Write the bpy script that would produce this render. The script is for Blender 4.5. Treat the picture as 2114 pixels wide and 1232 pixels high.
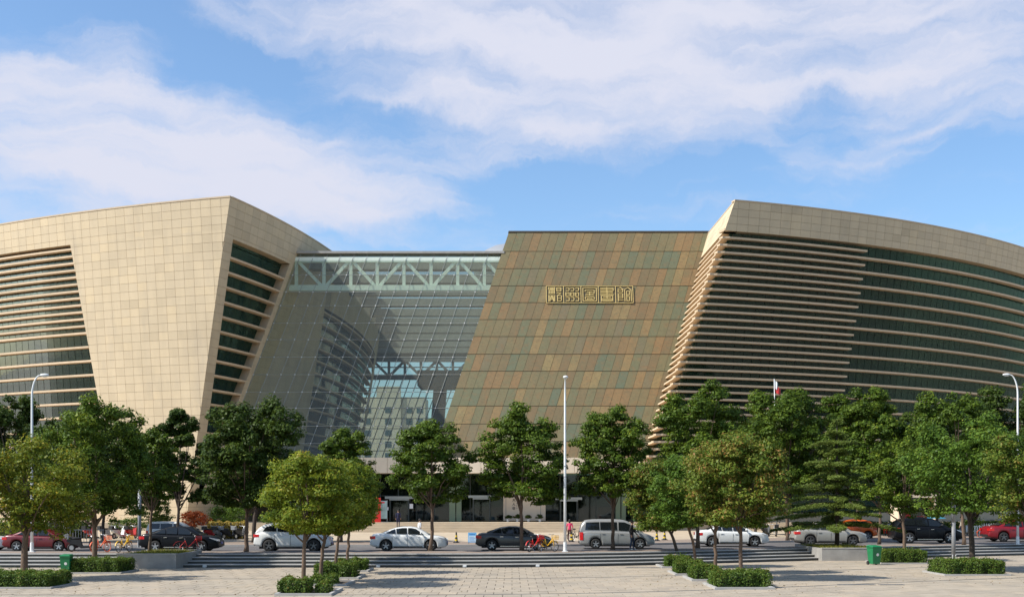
import bpy, bmesh, math, random
import numpy as np
from mathutils import Vector, Matrix

SC = bpy.context.scene
COL = SC.collection
for o in list(bpy.data.objects):
    bpy.data.objects.remove(o, do_unlink=True)

# ------------------------------------------------------------------ camera
F, CX, CY, H = 2400.0, 1057.0, 1035.0, 3.5      # focal length and principal point in photo pixels, eye height
cam_d = bpy.data.cameras.new('camera')
cam_d.sensor_width = 36.0
cam_d.lens = 36.0 * F / 2114.0
cam_d.shift_y = (CY - 616.0) / 2114.0
cam_d.clip_start = 0.5
cam_d.clip_end = 6000
cam = bpy.data.objects.new('camera', cam_d)
COL.objects.link(cam)
cam.location = (0, 0, H)
cam.rotation_euler = (math.pi / 2, 0, 0)
SC.camera = cam

# ------------------------------------------------------------------ light
SUN_DIR = Vector((-0.65, -0.22, 0.71)).normalized()      # towards the sun: left, a little behind the viewer
SUN_EL = math.asin(SUN_DIR.z)
SUN_AZ = math.atan2(SUN_DIR.x, SUN_DIR.y)
sun_d = bpy.data.lights.new('sun', 'SUN')
sun_d.energy = 4.6
sun_d.angle = math.radians(0.53)
sun_d.color = (1.0, 0.96, 0.89)
sun = bpy.data.objects.new('sun', sun_d)
COL.objects.link(sun)
sun.rotation_euler = SUN_DIR.to_track_quat('Z', 'Y').to_euler()

SC.view_settings.view_transform = 'Standard'
SC.view_settings.look = 'None'
SC.view_settings.exposure = 0.45
SC.view_settings.gamma = 1.0
SC.cycles.use_denoising = True
SC.cycles.max_bounces = 8
SC.cycles.transparent_max_bounces = 16
SC.cycles.caustics_reflective = False
SC.cycles.caustics_refractive = False
SC.cycles.sample_clamp_indirect = 6.0


def nd(nt, typ, **kw):
    n = nt.nodes.new(typ)
    for k, v in kw.items():
        if k.startswith('i_'):
            key = k[2:]
            n.inputs[int(key) if key.isdigit() else key.replace('_', ' ')].default_value = v
        else:
            setattr(n, k, v)
    return n


def math_n(nt, op, a, b=None, c=None, clamp=False):
    n = nt.nodes.new('ShaderNodeMath')
    n.operation = op
    n.use_clamp = clamp
    for i, x in enumerate((a, b, c)):
        if x is None:
            continue
        if isinstance(x, (int, float)):
            n.inputs[i].default_value = x
        else:
            nt.links.new(x, n.inputs[i])
    return n.outputs[0]


# ------------------------------------------------------------------ world: blue sky with streaky cirrus
W = bpy.data.worlds.new('World')
SC.world = W
W.use_nodes = True
nt = W.node_tree
nt.nodes.clear()
wout = nd(nt, 'ShaderNodeOutputWorld')
bg = nd(nt, 'ShaderNodeBackground')
bg.inputs['Strength'].default_value = 0.15
sky = nd(nt, 'ShaderNodeTexSky')
sky.sky_type = 'NISHITA'
sky.sun_disc = False
sky.sun_elevation = SUN_EL
sky.sun_rotation = SUN_AZ
sky.air_density = 1.0
sky.dust_density = 0.9
sky.ozone_density = 1.6
tc = nd(nt, 'ShaderNodeTexCoord')
sep = nd(nt, 'ShaderNodeSeparateXYZ')
nt.links.new(tc.outputs['Generated'], sep.inputs[0])
az = math_n(nt, 'ARCTAN2', sep.outputs['X'], sep.outputs['Y'])
el = math_n(nt, 'ARCSINE', sep.outputs['Z'])
comb = nd(nt, 'ShaderNodeCombineXYZ')
nt.links.new(az, comb.inputs[0])
nt.links.new(el, comb.inputs[1])
# gentle domain warp so that the banks have wispy, torn borders
warp = nd(nt, 'ShaderNodeTexNoise', i_Scale=6.0, i_Detail=7.0, i_Roughness=0.62)
nt.links.new(comb.outputs[0], warp.inputs['Vector'])
wv = nd(nt, 'ShaderNodeVectorMath', operation='SUBTRACT')
nt.links.new(warp.outputs['Color'], wv.inputs[0])
wv.inputs[1].default_value = (0.5, 0.5, 0.5)
ws = nd(nt, 'ShaderNodeVectorMath', operation='MULTIPLY')
nt.links.new(wv.outputs[0], ws.inputs[0])
ws.inputs[1].default_value = (0.16, 0.10, 0.0)
wp = nd(nt, 'ShaderNodeVectorMath', operation='ADD')
nt.links.new(comb.outputs[0], wp.inputs[0])
nt.links.new(ws.outputs[0], wp.inputs[1])


def px_dir(px, py):
    x, z = (px - CX) / F, (CY - py) / F
    return math.atan(x), math.atan(z / math.sqrt(1 + x * x))


BANKS = [  # photo pixel centre, half sizes, tilt in degrees, weight
    (1250, 60, 520, 120, 4, 1.0), (1900, 130, 420, 120, 3, 0.95), (830, 40, 330, 60, -14, 0.8),
    (1380, 210, 260, 60, -6, 0.7), (860, 190, 200, 55, -14, 0.65), (160, 250, 330, 110, -8, 1.0), (330, 370, 380, 80, -10, 0.8),
    (640, 340, 330, 70, -10, 0.7), (950, 350, 160, 40, 12, 0.6), (60, 420, 300, 60, 0, 0.7), (1700, 40, 500, 80, 0, 0.5),
    (1900, 235, 300, 40, 2, 0.6), (1130, 420, 140, 22, 5, 0.30), (1900, 420, 160, 18, 10, 0.28), (640, 430, 160, 50, -6, 0.45),
    (120, 30, 260, 60, -8, -0.6), (430, 95, 190, 45, -16, -0.75), (1770, 205, 160, 35, 0, -0.65), (560, 160, 120, 60, -30, -0.35), (1600, 370, 620, 85, 2, -0.7),
    (860, 285, 130, 28, 0, -0.35), (760, 425, 340, 50, -4, 0.50), (1050, 465, 200, 25, 0, 0.25), (1180, 340, 260, 50, 0, -0.45), (250, 130, 160, 30, -40, 0.25), (1290, 130, 1500, 420, 0, 0.16),
]
field = None
for (bx, by, rx, ry, tilt, wgt) in BANKS:
    a0, e0 = px_dir(bx, by)
    mp = nd(nt, 'ShaderNodeMapping', vector_type='TEXTURE')
    mp.inputs['Location'].default_value = (a0, e0, 0)
    mp.inputs['Rotation'].default_value = (0, 0, math.radians(tilt))
    mp.inputs['Scale'].default_value = (rx / F, ry / F, 1)
    nt.links.new(wp.outputs[0], mp.inputs['Vector'])
    dt = nd(nt, 'ShaderNodeVectorMath', operation='DOT_PRODUCT')
    nt.links.new(mp.outputs[0], dt.inputs[0])
    nt.links.new(mp.outputs[0], dt.inputs[1])
    g = math_n(nt, 'EXPONENT', math_n(nt, 'MULTIPLY', dt.outputs['Value'], -0.8))
    g = math_n(nt, 'MULTIPLY', g, wgt * 0.88)
    field = g if field is None else math_n(nt, 'ADD', field, g)


def cloud_noise(rot, sx, sy, scale, detail, rough):
    mp = nd(nt, 'ShaderNodeMapping')
    mp.inputs['Rotation'].default_value = (0, 0, math.radians(rot))
    mp.inputs['Scale'].default_value = (sx, sy, 1)
    nt.links.new(wp.outputs[0], mp.inputs['Vector'])
    n = nd(nt, 'ShaderNodeTexNoise', i_Scale=scale, i_Detail=detail, i_Roughness=rough)
    nt.links.new(mp.outputs[0], n.inputs['Vector'])
    return n.outputs['Fac']


n1 = cloud_noise(12, 0.8, 3.4, 8.0, 8.0, 0.56)
n2 = cloud_noise(-35, 0.7, 3.0, 6.0, 8.0, 0.55)
nn = math_n(nt, 'ADD', math_n(nt, 'MULTIPLY', math_n(nt, 'SUBTRACT', n1, 0.5), 3.6), math_n(nt, 'MULTIPLY', math_n(nt, 'SUBTRACT', n2, 0.5), 3.0))
dens = math_n(nt, 'ADD', field, nn)
mr = nd(nt, 'ShaderNodeMapRange', interpolation_type='SMOOTHSTEP')
mr.inputs['From Min'].default_value = -0.35
mr.inputs['From Max'].default_value = 1.9
mr.inputs['To Max'].default_value = 1.0
nt.links.new(dens, mr.inputs['Value'])
skt = nd(nt, 'ShaderNodeMix', data_type='RGBA', blend_type='MULTIPLY')
skt.inputs['Factor'].default_value = 1.0
nt.links.new(sky.outputs[0], skt.inputs[6])
skt.inputs[7].default_value = (0.77, 0.895, 0.98, 1)
mix = nd(nt, 'ShaderNodeMix', data_type='RGBA')
nt.links.new(mr.outputs[0], mix.inputs['Factor'])
nt.links.new(skt.outputs[2], mix.inputs[6])
CLOUD = (3.6, 3.72, 4.35, 1)
mix.inputs[7].default_value = CLOUD
nt.links.new(mix.outputs[2], bg.inputs['Color'])
nt.links.new(bg.outputs[0], wout.inputs[0])

# ------------------------------------------------------------------ helpers
def P(px, py, Y):
    """photo pixel at depth Y -> point in the place"""
    return Vector(((px - CX) / F * Y, Y, H - (py - CY) / F * Y))


def GYd(py, z):
    return F * (H - z) / (py - CY)


def G(px, py, z=0.0):
    Y = GYd(py, z)
    return Vector(((px - CX) / F * Y, Y, z))


def proj(p):
    return CX + p[0] / p[1] * F, CY - (p[2] - H) / p[1] * F


def tag(o, label=None, cat=None, group=None, kind=None):
    if label: o['label'] = label
    if cat: o['category'] = cat
    if group: o['group'] = group
    if kind: o['kind'] = kind
    return o


def empty(name, loc, rz=0.0, parent=None):
    o = bpy.data.objects.new(name, None)
    o.empty_display_size = 0.3
    COL.objects.link(o)
    o.location = loc
    o.rotation_euler = (0, 0, rz)
    o.parent = parent
    return o


class MB:
    """collects geometry that belongs to one object"""
    def __init__(s):
        s.v, s.f, s.m, s.t = [], [], [], []

    def add(s, vs, fs, m=0, t=0.0):
        b = len(s.v)
        s.v.extend([tuple(p) for p in vs])
        for f in fs:
            s.f.append(tuple(b + i for i in f))
            s.m.append(m)
            s.t.append(t)
        return s

    def box(s, x0, x1, y0, y1, z0, z1, m=0, t=0.0):
        vs = [(x, y, z) for z in (z0, z1) for y in (y0, y1) for x in (x0, x1)]
        return s.add(vs, [(0, 2, 3, 1), (4, 5, 7, 6), (0, 1, 5, 4), (2, 6, 7, 3), (0, 4, 6, 2), (1, 3, 7, 5)], m, t)

    def bar(s, a, b, w, h, m=0, up=(0, 0, 1)):
        """box-section bar from a to b, w wide and h high"""
        a, b = Vector(a), Vector(b)
        d = (b - a).normalized()
        u = Vector(up)
        r = d.cross(u)
        if r.length < 1e-4:
            r = d.cross(Vector((0, 1, 0)))
        r.normalize()
        u = r.cross(d).normalized()
        r *= w / 2
        u *= h / 2
        vs = [a - r - u, a + r - u, a + r + u, a - r + u, b - r - u, b + r - u, b + r + u, b - r + u]
        return s.add(vs, [(3, 2, 1, 0), (4, 5, 6, 7), (0, 1, 5, 4), (1, 2, 6, 5), (2, 3, 7, 6), (3, 0, 4, 7)], m)

    def tube(s, pts, rad, n=8, m=0, cap=True):
        pts = [Vector(p) for p in pts]
        if isinstance(rad, (int, float)):
            rad = [rad] * len(pts)
        vs, fs = [], []
        prev = None
        for i, p in enumerate(pts):
            d = (pts[min(i + 1, len(pts) - 1)] - pts[max(i - 1, 0)]).normalized()
            if prev is None:
                ref = Vector((1, 0, 0)) if abs(d.x) < 0.9 else Vector((0, 1, 0))
                a = d.cross(ref).normalized()
            else:
                a = (prev - d * prev.dot(d)).normalized()
            prev = a
            b = d.cross(a)
            for k in range(n):
                an = 2 * math.pi * k / n
                vs.append(p + (a * math.cos(an) + b * math.sin(an)) * rad[i])
        for i in range(len(pts) - 1):
            for k in range(n):
                fs.append((i * n + k, i * n + (k + 1) % n, (i + 1) * n + (k + 1) % n, (i + 1) * n + k))
        if cap:
            fs.append(tuple(range(n - 1, -1, -1)))
            fs.append(tuple((len(pts) - 1) * n + k for k in range(n)))
        return s.add(vs, fs, m)

    def prism(s, poly, off, m=0, t=0.0):
        """polygon (3-D points) and its copy moved by off, joined by sides"""
        n = len(poly)
        off = Vector(off)
        vs = [Vector(p) for p in poly] + [Vector(p) + off for p in poly]
        fs = [tuple(range(n)), tuple(range(2 * n - 1, n - 1, -1))] + [(i, i + n, (i + 1) % n + n, (i + 1) % n) for i in range(n)]
        return s.add(vs, fs, m, t)

    def ball(s, c, r, nu=10, nv=7, m=0):
        c = Vector(c)
        r = Vector((r, r, r)) if isinstance(r, (int, float)) else Vector(r)
        vs = [c + Vector((0, 0, r.z))]
        for j in range(1, nv):
            th = math.pi * j / nv
            for i in range(nu):
                ph = 2 * math.pi * i / nu
                vs.append(c + Vector((r.x * math.sin(th) * math.cos(ph), r.y * math.sin(th) * math.sin(ph), r.z * math.cos(th))))
        vs.append(c - Vector((0, 0, r.z)))
        fs = [(0, 1 + i, 1 + (i + 1) % nu) for i in range(nu)]
        for j in range(nv - 2):
            for i in range(nu):
                a, b = 1 + j * nu + i, 1 + j * nu + (i + 1) % nu
                fs.append((a, a + nu, b + nu, b))
        L = len(vs) - 1
        fs += [(L, L - nu + (i + 1) % nu, L - nu + i) for i in range(nu)]
        return s.add(vs, fs, m)

    def mesh(s, name, mats):
        me = bpy.data.meshes.new(name)
        me.from_pydata(s.v, [], s.f)
        for k in (mats if isinstance(mats, (list, tuple)) else [mats]):
            me.materials.append(k)
        if any(s.m):
            me.polygons.foreach_set('material_index', s.m)
        if any(s.t):
            at = me.attributes.new('tint', 'FLOAT', 'FACE')
            at.data.foreach_set('value', np.array(s.t, dtype=np.float32))
        me.update()
        return me

    def build(s, name, mats, parent=None, smooth=False, world=False, recalc=False):
        me = s.mesh(name, mats)
        if recalc:
            bm = bmesh.new()
            bm.from_mesh(me)
            bmesh.ops.recalc_face_normals(bm, faces=bm.faces)
            bm.to_mesh(me)
            bm.free()
        if smooth:
            me.polygons.foreach_set('use_smooth', [True] * len(me.polygons))
        o = bpy.data.objects.new(name, me)
        COL.objects.link(o)
        if parent is not None:
            o.parent = parent
            if world:                       # vertices were given in the place, not in the parent's frame
                q = parent
                off = Vector((0, 0, 0))
                while q is not None:
                    off += Vector(q.location)
                    q = q.parent
                o.location = -off
        return o


def copy_tree(o, parent=None):
    c = o.copy()
    COL.objects.link(c)
    c.parent = parent
    for ch in list(o.children):
        copy_tree(ch, c)
    return c


# ------------------------------------------------------------------ materials
def mat_base(name):
    m = bpy.data.materials.new(name)
    m.use_nodes = True
    t = m.node_tree
    t.nodes.clear()
    out = nd(t, 'ShaderNodeOutputMaterial')
    return m, t, out


def pmat(name, col, rough=0.6, metal=0.0, var=0.12, vscale=2.0, bump=0.0, bscale=30.0, coat=0.0, tint=None, spec=0.5, tint_amt=1.0, emit=None, stretch=None, dirt=None, hue=0.0):
    m, t, out = mat_base(name)
    b = nd(t, 'ShaderNodeBsdfPrincipled')
    b.inputs['Roughness'].default_value = rough
    b.inputs['Metallic'].default_value = metal
    b.inputs['Specular IOR Level'].default_value = spec
    if coat:
        b.inputs['Coat Weight'].default_value = coat
        b.inputs['Coat Roughness'].default_value = 0.06
    t.links.new(b.outputs[0], out.inputs[0])
    tcn = nd(t, 'ShaderNodeTexCoord')
    src = tcn.outputs['Object']
    if stretch:
        mp = nd(t, 'ShaderNodeMapping')
        mp.inputs['Scale'].default_value = stretch
        t.links.new(src, mp.inputs[0])
        src = mp.outputs[0]
    n = nd(t, 'ShaderNodeTexNoise', i_Scale=vscale, i_Detail=6.0, i_Roughness=0.6)
    t.links.new(src, n.inputs['Vector'])
    c = (col[0], col[1], col[2], 1)
    lo = tuple(x * (1 - var) for x in col) + (1,)
    hi = tuple(min(1, x * (1 + var)) for x in col) + (1,)
    cr = nd(t, 'ShaderNodeMix', data_type='RGBA')
    mrr = nd(t, 'ShaderNodeMapRange')
    mrr.inputs['From Min'].default_value = 0.3
    mrr.inputs['From Max'].default_value = 0.7
    t.links.new(n.outputs['Fac'], mrr.inputs['Value'])
    t.links.new(mrr.outputs[0], cr.inputs['Factor'])
    cr.inputs[6].default_value = lo
    cr.inputs[7].default_value = hi
    last = cr.outputs[2]
    if tint:                                   # per-piece colour: list of (position, colour)
        at = nd(t, 'ShaderNodeAttribute', attribute_name='tint')
        rp = nd(t, 'ShaderNodeValToRGB')
        e = rp.color_ramp.elements
        for i, (p_, c_) in enumerate(tint):
            el_ = e[i] if i < 2 else e.new(p_)
            el_.position = p_
            el_.color = tuple(c_) + (1,)
        t.links.new(at.outputs['Fac'], rp.inputs[0])
        mx = nd(t, 'ShaderNodeMix', data_type='RGBA', blend_type='MULTIPLY')
        mx.inputs['Factor'].default_value = tint_amt
        t.links.new(last, mx.inputs[6])
        t.links.new(rp.outputs[0], mx.inputs[7])
        last = mx.outputs[2]
    if dirt:                                   # stains with a shape of their own: (colour, scale, amount)
        n3 = nd(t, 'ShaderNodeTexNoise', i_Scale=dirt[1], i_Detail=8.0, i_Roughness=0.7)
        t.links.new(src, n3.inputs['Vector'])
        m3 = nd(t, 'ShaderNodeMapRange')
        m3.inputs['From Min'].default_value = 0.52
        m3.inputs['From Max'].default_value = 0.75
        m3.inputs['To Max'].default_value = dirt[2]
        t.links.new(n3.outputs['Fac'], m3.inputs['Value'])
        mx = nd(t, 'ShaderNodeMix', data_type='RGBA')
        t.links.new(m3.outputs[0], mx.inputs['Factor'])
        t.links.new(last, mx.inputs[6])
        mx.inputs[7].default_value = tuple(dirt[0]) + (1,)
        last = mx.outputs[2]
    t.links.new(last, b.inputs['Base Color'])
    if bump:
        n2 = nd(t, 'ShaderNodeTexNoise', i_Scale=bscale, i_Detail=5.0)
        t.links.new(src, n2.inputs['Vector'])
        bp = nd(t, 'ShaderNodeBump', i_Strength=bump, i_Distance=0.02)
        t.links.new(n2.outputs['Fac'], bp.inputs['Height'])
        t.links.new(bp.outputs[0], b.inputs['Normal'])
    if emit:
        b.inputs['Emission Color'].default_value = tuple(emit[0]) + (1,)
        b.inputs['Emission Strength'].default_value = emit[1]
    return m


def glass_mat(name, tintc, refl=0.08, rough=0.02, body=0.0, bodyc=(0.05, 0.07, 0.06), wav=0.0, fres=0.35):
    """architectural sheet glass: tinted see-through, Fresnel mirror, a diffuse body for tone and painted haze"""
    m, t, out = mat_base(name)
    tr = nd(t, 'ShaderNodeBsdfTransparent')
    tr.inputs[0].default_value = tuple(tintc) + (1,)
    gl = nd(t, 'ShaderNodeBsdfGlossy')
    gl.inputs['Roughness'].default_value = rough
    gl.inputs['Color'].default_value = (0.9, 0.95, 0.95, 1)
    fr = nd(t, 'ShaderNodeLayerWeight')
    fr.inputs['Blend'].default_value = 0.25
    f = math_n(t, 'MULTIPLY_ADD', fr.outputs['Fresnel'], fres, refl, clamp=True)
    mx = nd(t, 'ShaderNodeMixShader')
    t.links.new(f, mx.inputs[0])
    first = tr.outputs[0]
    if body:
        df = nd(t, 'ShaderNodeBsdfDiffuse')
        df.inputs[0].default_value = tuple(bodyc) + (1,)
        m2 = nd(t, 'ShaderNodeMixShader')
        m2.inputs[0].default_value = body
        t.links.new(tr.outputs[0], m2.inputs[1])
        t.links.new(df.outputs[0], m2.inputs[2])
        first = m2.outputs[0]
    t.links.new(first, mx.inputs[1])
    t.links.new(gl.outputs[0], mx.inputs[2])
    t.links.new(mx.outputs[0], out.inputs[0])
    if wav:
        tcn = nd(t, 'ShaderNodeTexCoord')
        n2 = nd(t, 'ShaderNodeTexNoise', i_Scale=0.9, i_Detail=2.0)
        t.links.new(tcn.outputs['Object'], n2.inputs['Vector'])
        bp = nd(t, 'ShaderNodeBump', i_Strength=wav, i_Distance=0.05)
        t.links.new(n2.outputs['Fac'], bp.inputs['Height'])
        t.links.new(bp.outputs[0], gl.inputs['Normal'])
    return m


def leaf_mat(name, ramp, trans=0.28, rough=0.5):
    m, t, out = mat_base(name)
    at = nd(t, 'ShaderNodeAttribute', attribute_name='tint')
    rp = nd(t, 'ShaderNodeValToRGB')
    e = rp.color_ramp.elements
    for i, (p_, c_) in enumerate(ramp):
        el_ = e[i] if i < 2 else e.new(p_)
        el_.position = p_
        el_.color = tuple(c_) + (1,)
    t.links.new(at.outputs['Fac'], rp.inputs[0])
    b = nd(t, 'ShaderNodeBsdfPrincipled')
    b.inputs['Roughness'].default_value = rough
    b.inputs['Specular IOR Level'].default_value = 0.16
    t.links.new(rp.outputs[0], b.inputs['Base Color'])
    tl = nd(t, 'ShaderNodeBsdfTranslucent')
    hs = nd(t, 'ShaderNodeHueSaturation')
    hs.inputs['Hue'].default_value = 0.485
    hs.inputs['Value'].default_value = 1.35
    t.links.new(rp.outputs[0], hs.inputs['Color'])
    t.links.new(hs.outputs[0], tl.inputs[0])
    mx = nd(t, 'ShaderNodeMixShader')
    mx.inputs[0].default_value = trans
    t.links.new(b.outputs[0], mx.inputs[1])
    t.links.new(tl.outputs[0], mx.inputs[2])
    t.links.new(mx.outputs[0], out.inputs[0])
    return m


M = {}
M['stone'] = pmat('sandstone_cladding', (0.57, 0.455, 0.300), 0.75, var=0.07, vscale=0.8, stretch=(1, 1, 0.22), bump=0.15, bscale=14, tint=[(0.0, (0.86, 0.85, 0.83)), (0.5, (1, 1, 1)), (1.0, (1.07, 1.05, 1.0))], dirt=((0.40, 0.33, 0.245), 0.5, 0.42))
M['joint'] = pmat('cladding_joint', (0.40, 0.325, 0.225), 0.9)
M['fin'] = pmat('sandstone_fin', (0.60, 0.465, 0.315), 0.7, var=0.08, vscale=2.0, tint=[(0.0, (0.88, 0.87, 0.85)), (1.0, (1.05, 1.02, 1.0))])
def bronze_mat():
    m, t, out = mat_base('patinated_bronze')
    b = nd(t, 'ShaderNodeBsdfPrincipled')
    b.inputs['Specular IOR Level'].default_value = 0.4
    t.links.new(b.outputs[0], out.inputs[0])
    tcn = nd(t, 'ShaderNodeTexCoord')
    at = nd(t, 'ShaderNodeAttribute', attribute_name='tint')
    rp = nd(t, 'ShaderNodeValToRGB')
    e = rp.color_ramp.elements
    for i, (p_, c_) in enumerate([(0.0, (0.122, 0.140, 0.086)), (0.2, (0.158, 0.150, 0.077)), (0.42, (0.190, 0.150, 0.072)), (0.6, (0.176, 0.128, 0.064)), (0.78, (0.240, 0.150, 0.066)), (0.92, (0.258, 0.190, 0.082)), (1.0, (0.150, 0.128, 0.078))]):
        el_ = e[i] if i < 2 else e.new(p_)
        el_.position = p_
        el_.color = tuple(c_) + (1,)
    t.links.new(at.outputs['Fac'], rp.inputs[0])
    last = rp.outputs[0]
    for (sc_, col_, lo_, hi_, amt, st_) in ((0.42, (0.130, 0.130, 0.069), 0.52, 0.70, 0.6, (1, 1, 1)), (1.6, (0.232, 0.128, 0.054), 0.50, 0.70, 0.6, (1, 1, 1)), (3.4, (0.122, 0.103, 0.054), 0.48, 0.72, 0.65, (1, 1, 1.4)), (0.8, (0.261, 0.191, 0.086), 0.58, 0.76, 0.4, (1, 1, 1))):
        mp = nd(t, 'ShaderNodeMapping')
        mp.inputs['Scale'].default_value = st_
        mp.inputs['Location'].default_value = (sc_ * 7, sc_ * 3, 0)
        t.links.new(tcn.outputs['Object'], mp.inputs[0])
        n = nd(t, 'ShaderNodeTexNoise', i_Scale=sc_, i_Detail=9.0, i_Roughness=0.68)
        t.links.new(mp.outputs[0], n.inputs['Vector'])
        r_ = nd(t, 'ShaderNodeMapRange')
        r_.inputs['From Min'].default_value = lo_
        r_.inputs['From Max'].default_value = hi_
        r_.inputs['To Max'].default_value = amt
        t.links.new(n.outputs['Fac'], r_.inputs['Value'])
        mx = nd(t, 'ShaderNodeMix', data_type='RGBA')
        t.links.new(r_.outputs[0], mx.inputs['Factor'])
        t.links.new(last, mx.inputs[6])
        mx.inputs[7].default_value = tuple(col_) + (1,)
        last = mx.outputs[2]
    t.links.new(last, b.inputs['Base Color'])
    nr = nd(t, 'ShaderNodeTexNoise', i_Scale=1.7, i_Detail=4.0)
    t.links.new(tcn.outputs['Object'], nr.inputs['Vector'])
    t.links.new(math_n(t, 'MULTIPLY_ADD', nr.outputs['Fac'], 0.5, 0.28), b.inputs['Roughness'])
    bp = nd(t, 'ShaderNodeBump', i_Strength=0.25, i_Distance=0.04)
    t.links.new(nr.outputs['Fac'], bp.inputs['Height'])
    t.links.new(bp.outputs[0], b.inputs['Normal'])
    return m


M['bronze'] = bronze_mat()
M['bronze_joint'] = pmat('bronze_joint', (0.04, 0.03, 0.018), 0.7)
M['gold'] = pmat('gilded_metal', (0.78, 0.57, 0.22), 0.42, metal=0.35, var=0.08)
M['sign_back'] = pmat('sign_back', (0.125, 0.100, 0.050), 0.6)
M['steel_green'] = pmat('pale_green_steel', (0.74, 0.82, 0.71), 0.5, var=0.05)
M['grey_metal'] = pmat('grey_metal', (0.18, 0.18, 0.18), 0.5, var=0.08)
M['mullion'] = pmat('pale_mullion', (0.28, 0.29, 0.26), 0.45, var=0.05)
M['dark_mullion'] = pmat('dark_mullion', (0.035, 0.045, 0.04), 0.5)
M['glass_atrium'] = glass_mat('atrium_glass', (0.93, 0.96, 0.93), 0.008, 0.015, body=0.095, bodyc=(0.42, 0.40, 0.33), fres=0.20, wav=0.2)  # pale diffuse body is a painted haze over the atrium interior
M['glass_far'] = glass_mat('far_glass', (0.66, 0.75, 0.71), 0.03, 0.02, body=0.12, bodyc=(0.25, 0.27, 0.25))
M['glass_wing'] = glass_mat('wing_glass', (0.38, 0.52, 0.44), 0.012, 0.03, body=0.38, bodyc=(0.062, 0.115, 0.085), wav=0.1, fres=0.22)
M['glass_door'] = glass_mat('entrance_glass', (0.32, 0.42, 0.37), 0.05, 0.03, body=0.25, bodyc=(0.015, 0.025, 0.02))
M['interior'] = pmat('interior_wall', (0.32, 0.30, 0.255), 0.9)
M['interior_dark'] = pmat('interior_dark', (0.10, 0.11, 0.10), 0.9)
M['interior_green'] = pmat('interior_column', (0.28, 0.40, 0.32), 0.7)
M['slab_floor'] = pmat('floor_slab', (0.30, 0.30, 0.27), 0.8)
M['paver'] = pmat('plaza_paver', (0.362, 0.302, 0.225), 0.85, var=0.10, vscale=1.5, bump=0.25, bscale=25, tint=[(0.0, (0.90, 0.89, 0.88)), (0.5, (1, 1, 1)), (1.0, (1.05, 1.02, 0.98))], dirt=((0.20, 0.178, 0.145), 0.28, 0.72))
M['paver_joint'] = pmat('plaza_joint', (0.13, 0.115, 0.095), 0.95)
M['band'] = pmat('plaza_band', (0.15, 0.14, 0.125), 0.85, var=0.2)
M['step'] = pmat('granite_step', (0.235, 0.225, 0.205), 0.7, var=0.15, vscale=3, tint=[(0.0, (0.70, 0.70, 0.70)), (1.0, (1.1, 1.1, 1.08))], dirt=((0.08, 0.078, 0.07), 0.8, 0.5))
M['tread'] = pmat('granite_nosing_sunlit', (0.44, 0.42, 0.385), 0.7, var=0.12, vscale=3)  # granite made paler, the sunlit look of the treads put into the colour
M['riser'] = pmat('granite_riser_shaded', (0.092, 0.088, 0.078), 0.75, var=0.3, vscale=1.2)  # same granite made darker, the shade on the risers put into the colour
M['asphalt'] = pmat('asphalt', (0.115, 0.105, 0.10), 0.9, var=0.18, vscale=0.6, bump=0.3, bscale=60)
M['walk'] = pmat('brown_paving', (0.25, 0.19, 0.145), 0.9, var=0.15, vscale=1.5)
M['court'] = pmat('sand_paving', (0.45, 0.36, 0.25), 0.88, var=0.10, vscale=0.8)
M['kerb'] = pmat('kerb_stone', (0.36, 0.345, 0.32), 0.8, var=0.12)
M['earth'] = pmat('earth', (0.10, 0.075, 0.05), 0.95, var=0.3)
M['ground'] = pmat('open_ground', (0.35, 0.30, 0.235), 0.95, var=0.15, vscale=0.3)
M['planter'] = pmat('planter_granite', (0.30, 0.285, 0.26), 0.75, var=0.16, vscale=1.3, bump=0.1, dirt=((0.14, 0.13, 0.115), 0.9, 0.4))
M['bark'] = pmat('bark', (0.135, 0.088, 0.058), 0.9, var=0.3, vscale=6, bump=0.6, bscale=18, stretch=(1, 1, 0.3))
M['bark_dark'] = pmat('dark_bark', (0.06, 0.044, 0.032), 0.9, var=0.3, vscale=6, bump=0.5, bscale=18, stretch=(1, 1, 0.3))
M['white_paint'] = pmat('white_paint', (0.74, 0.74, 0.72), 0.45, var=0.05)
M['lamp_grey'] = pmat('lamp_grey', (0.26, 0.27, 0.28), 0.45, var=0.05)
M['lens'] = pmat('lamp_lens', (0.75, 0.76, 0.74), 0.25, var=0.02)
M['black'] = pmat('black_plastic', (0.018, 0.018, 0.018), 0.5, var=0.1)
M['rubber'] = pmat('tyre_rubber', (0.022, 0.021, 0.020), 0.8, var=0.15)
M['rim'] = pmat('alloy_rim', (0.42, 0.42, 0.42), 0.35, metal=0.6, var=0.05)
M['rim_dark'] = pmat('dark_rim', (0.14, 0.14, 0.14), 0.4, metal=0.5, var=0.05)
M['car_glass'] = pmat('car_glass', (0.012, 0.015, 0.016), 0.06, var=0.0, spec=0.6)
M['car_glass_lit'] = glass_mat('car_glass_clear', (0.75, 0.82, 0.78), 0.08, 0.02)
M['tail'] = pmat('tail_lamp', (0.55, 0.012, 0.015), 0.2, var=0.0, coat=0.5)
M['head'] = pmat('head_lamp', (0.55, 0.57, 0.58), 0.12, var=0.0, coat=0.5)
M['chrome'] = pmat('chrome', (0.6, 0.6, 0.6), 0.18, metal=1.0, var=0.0)
M['plate_blue'] = pmat('plate_blue', (0.03, 0.07, 0.32), 0.4, var=0.0)
M['dark_body'] = pmat('car_underbody', (0.012, 0.012, 0.012), 0.8, var=0.1)
M['green_bin'] = pmat('green_plastic', (0.010, 0.17, 0.060), 0.42, var=0.12, vscale=2)
M['yellow'] = pmat('yellow_plastic', (0.62, 0.42, 0.02), 0.45, var=0.1)
M['bike_yellow'] = pmat('bike_yellow', (0.70, 0.40, 0.015), 0.4, var=0.06)
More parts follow.
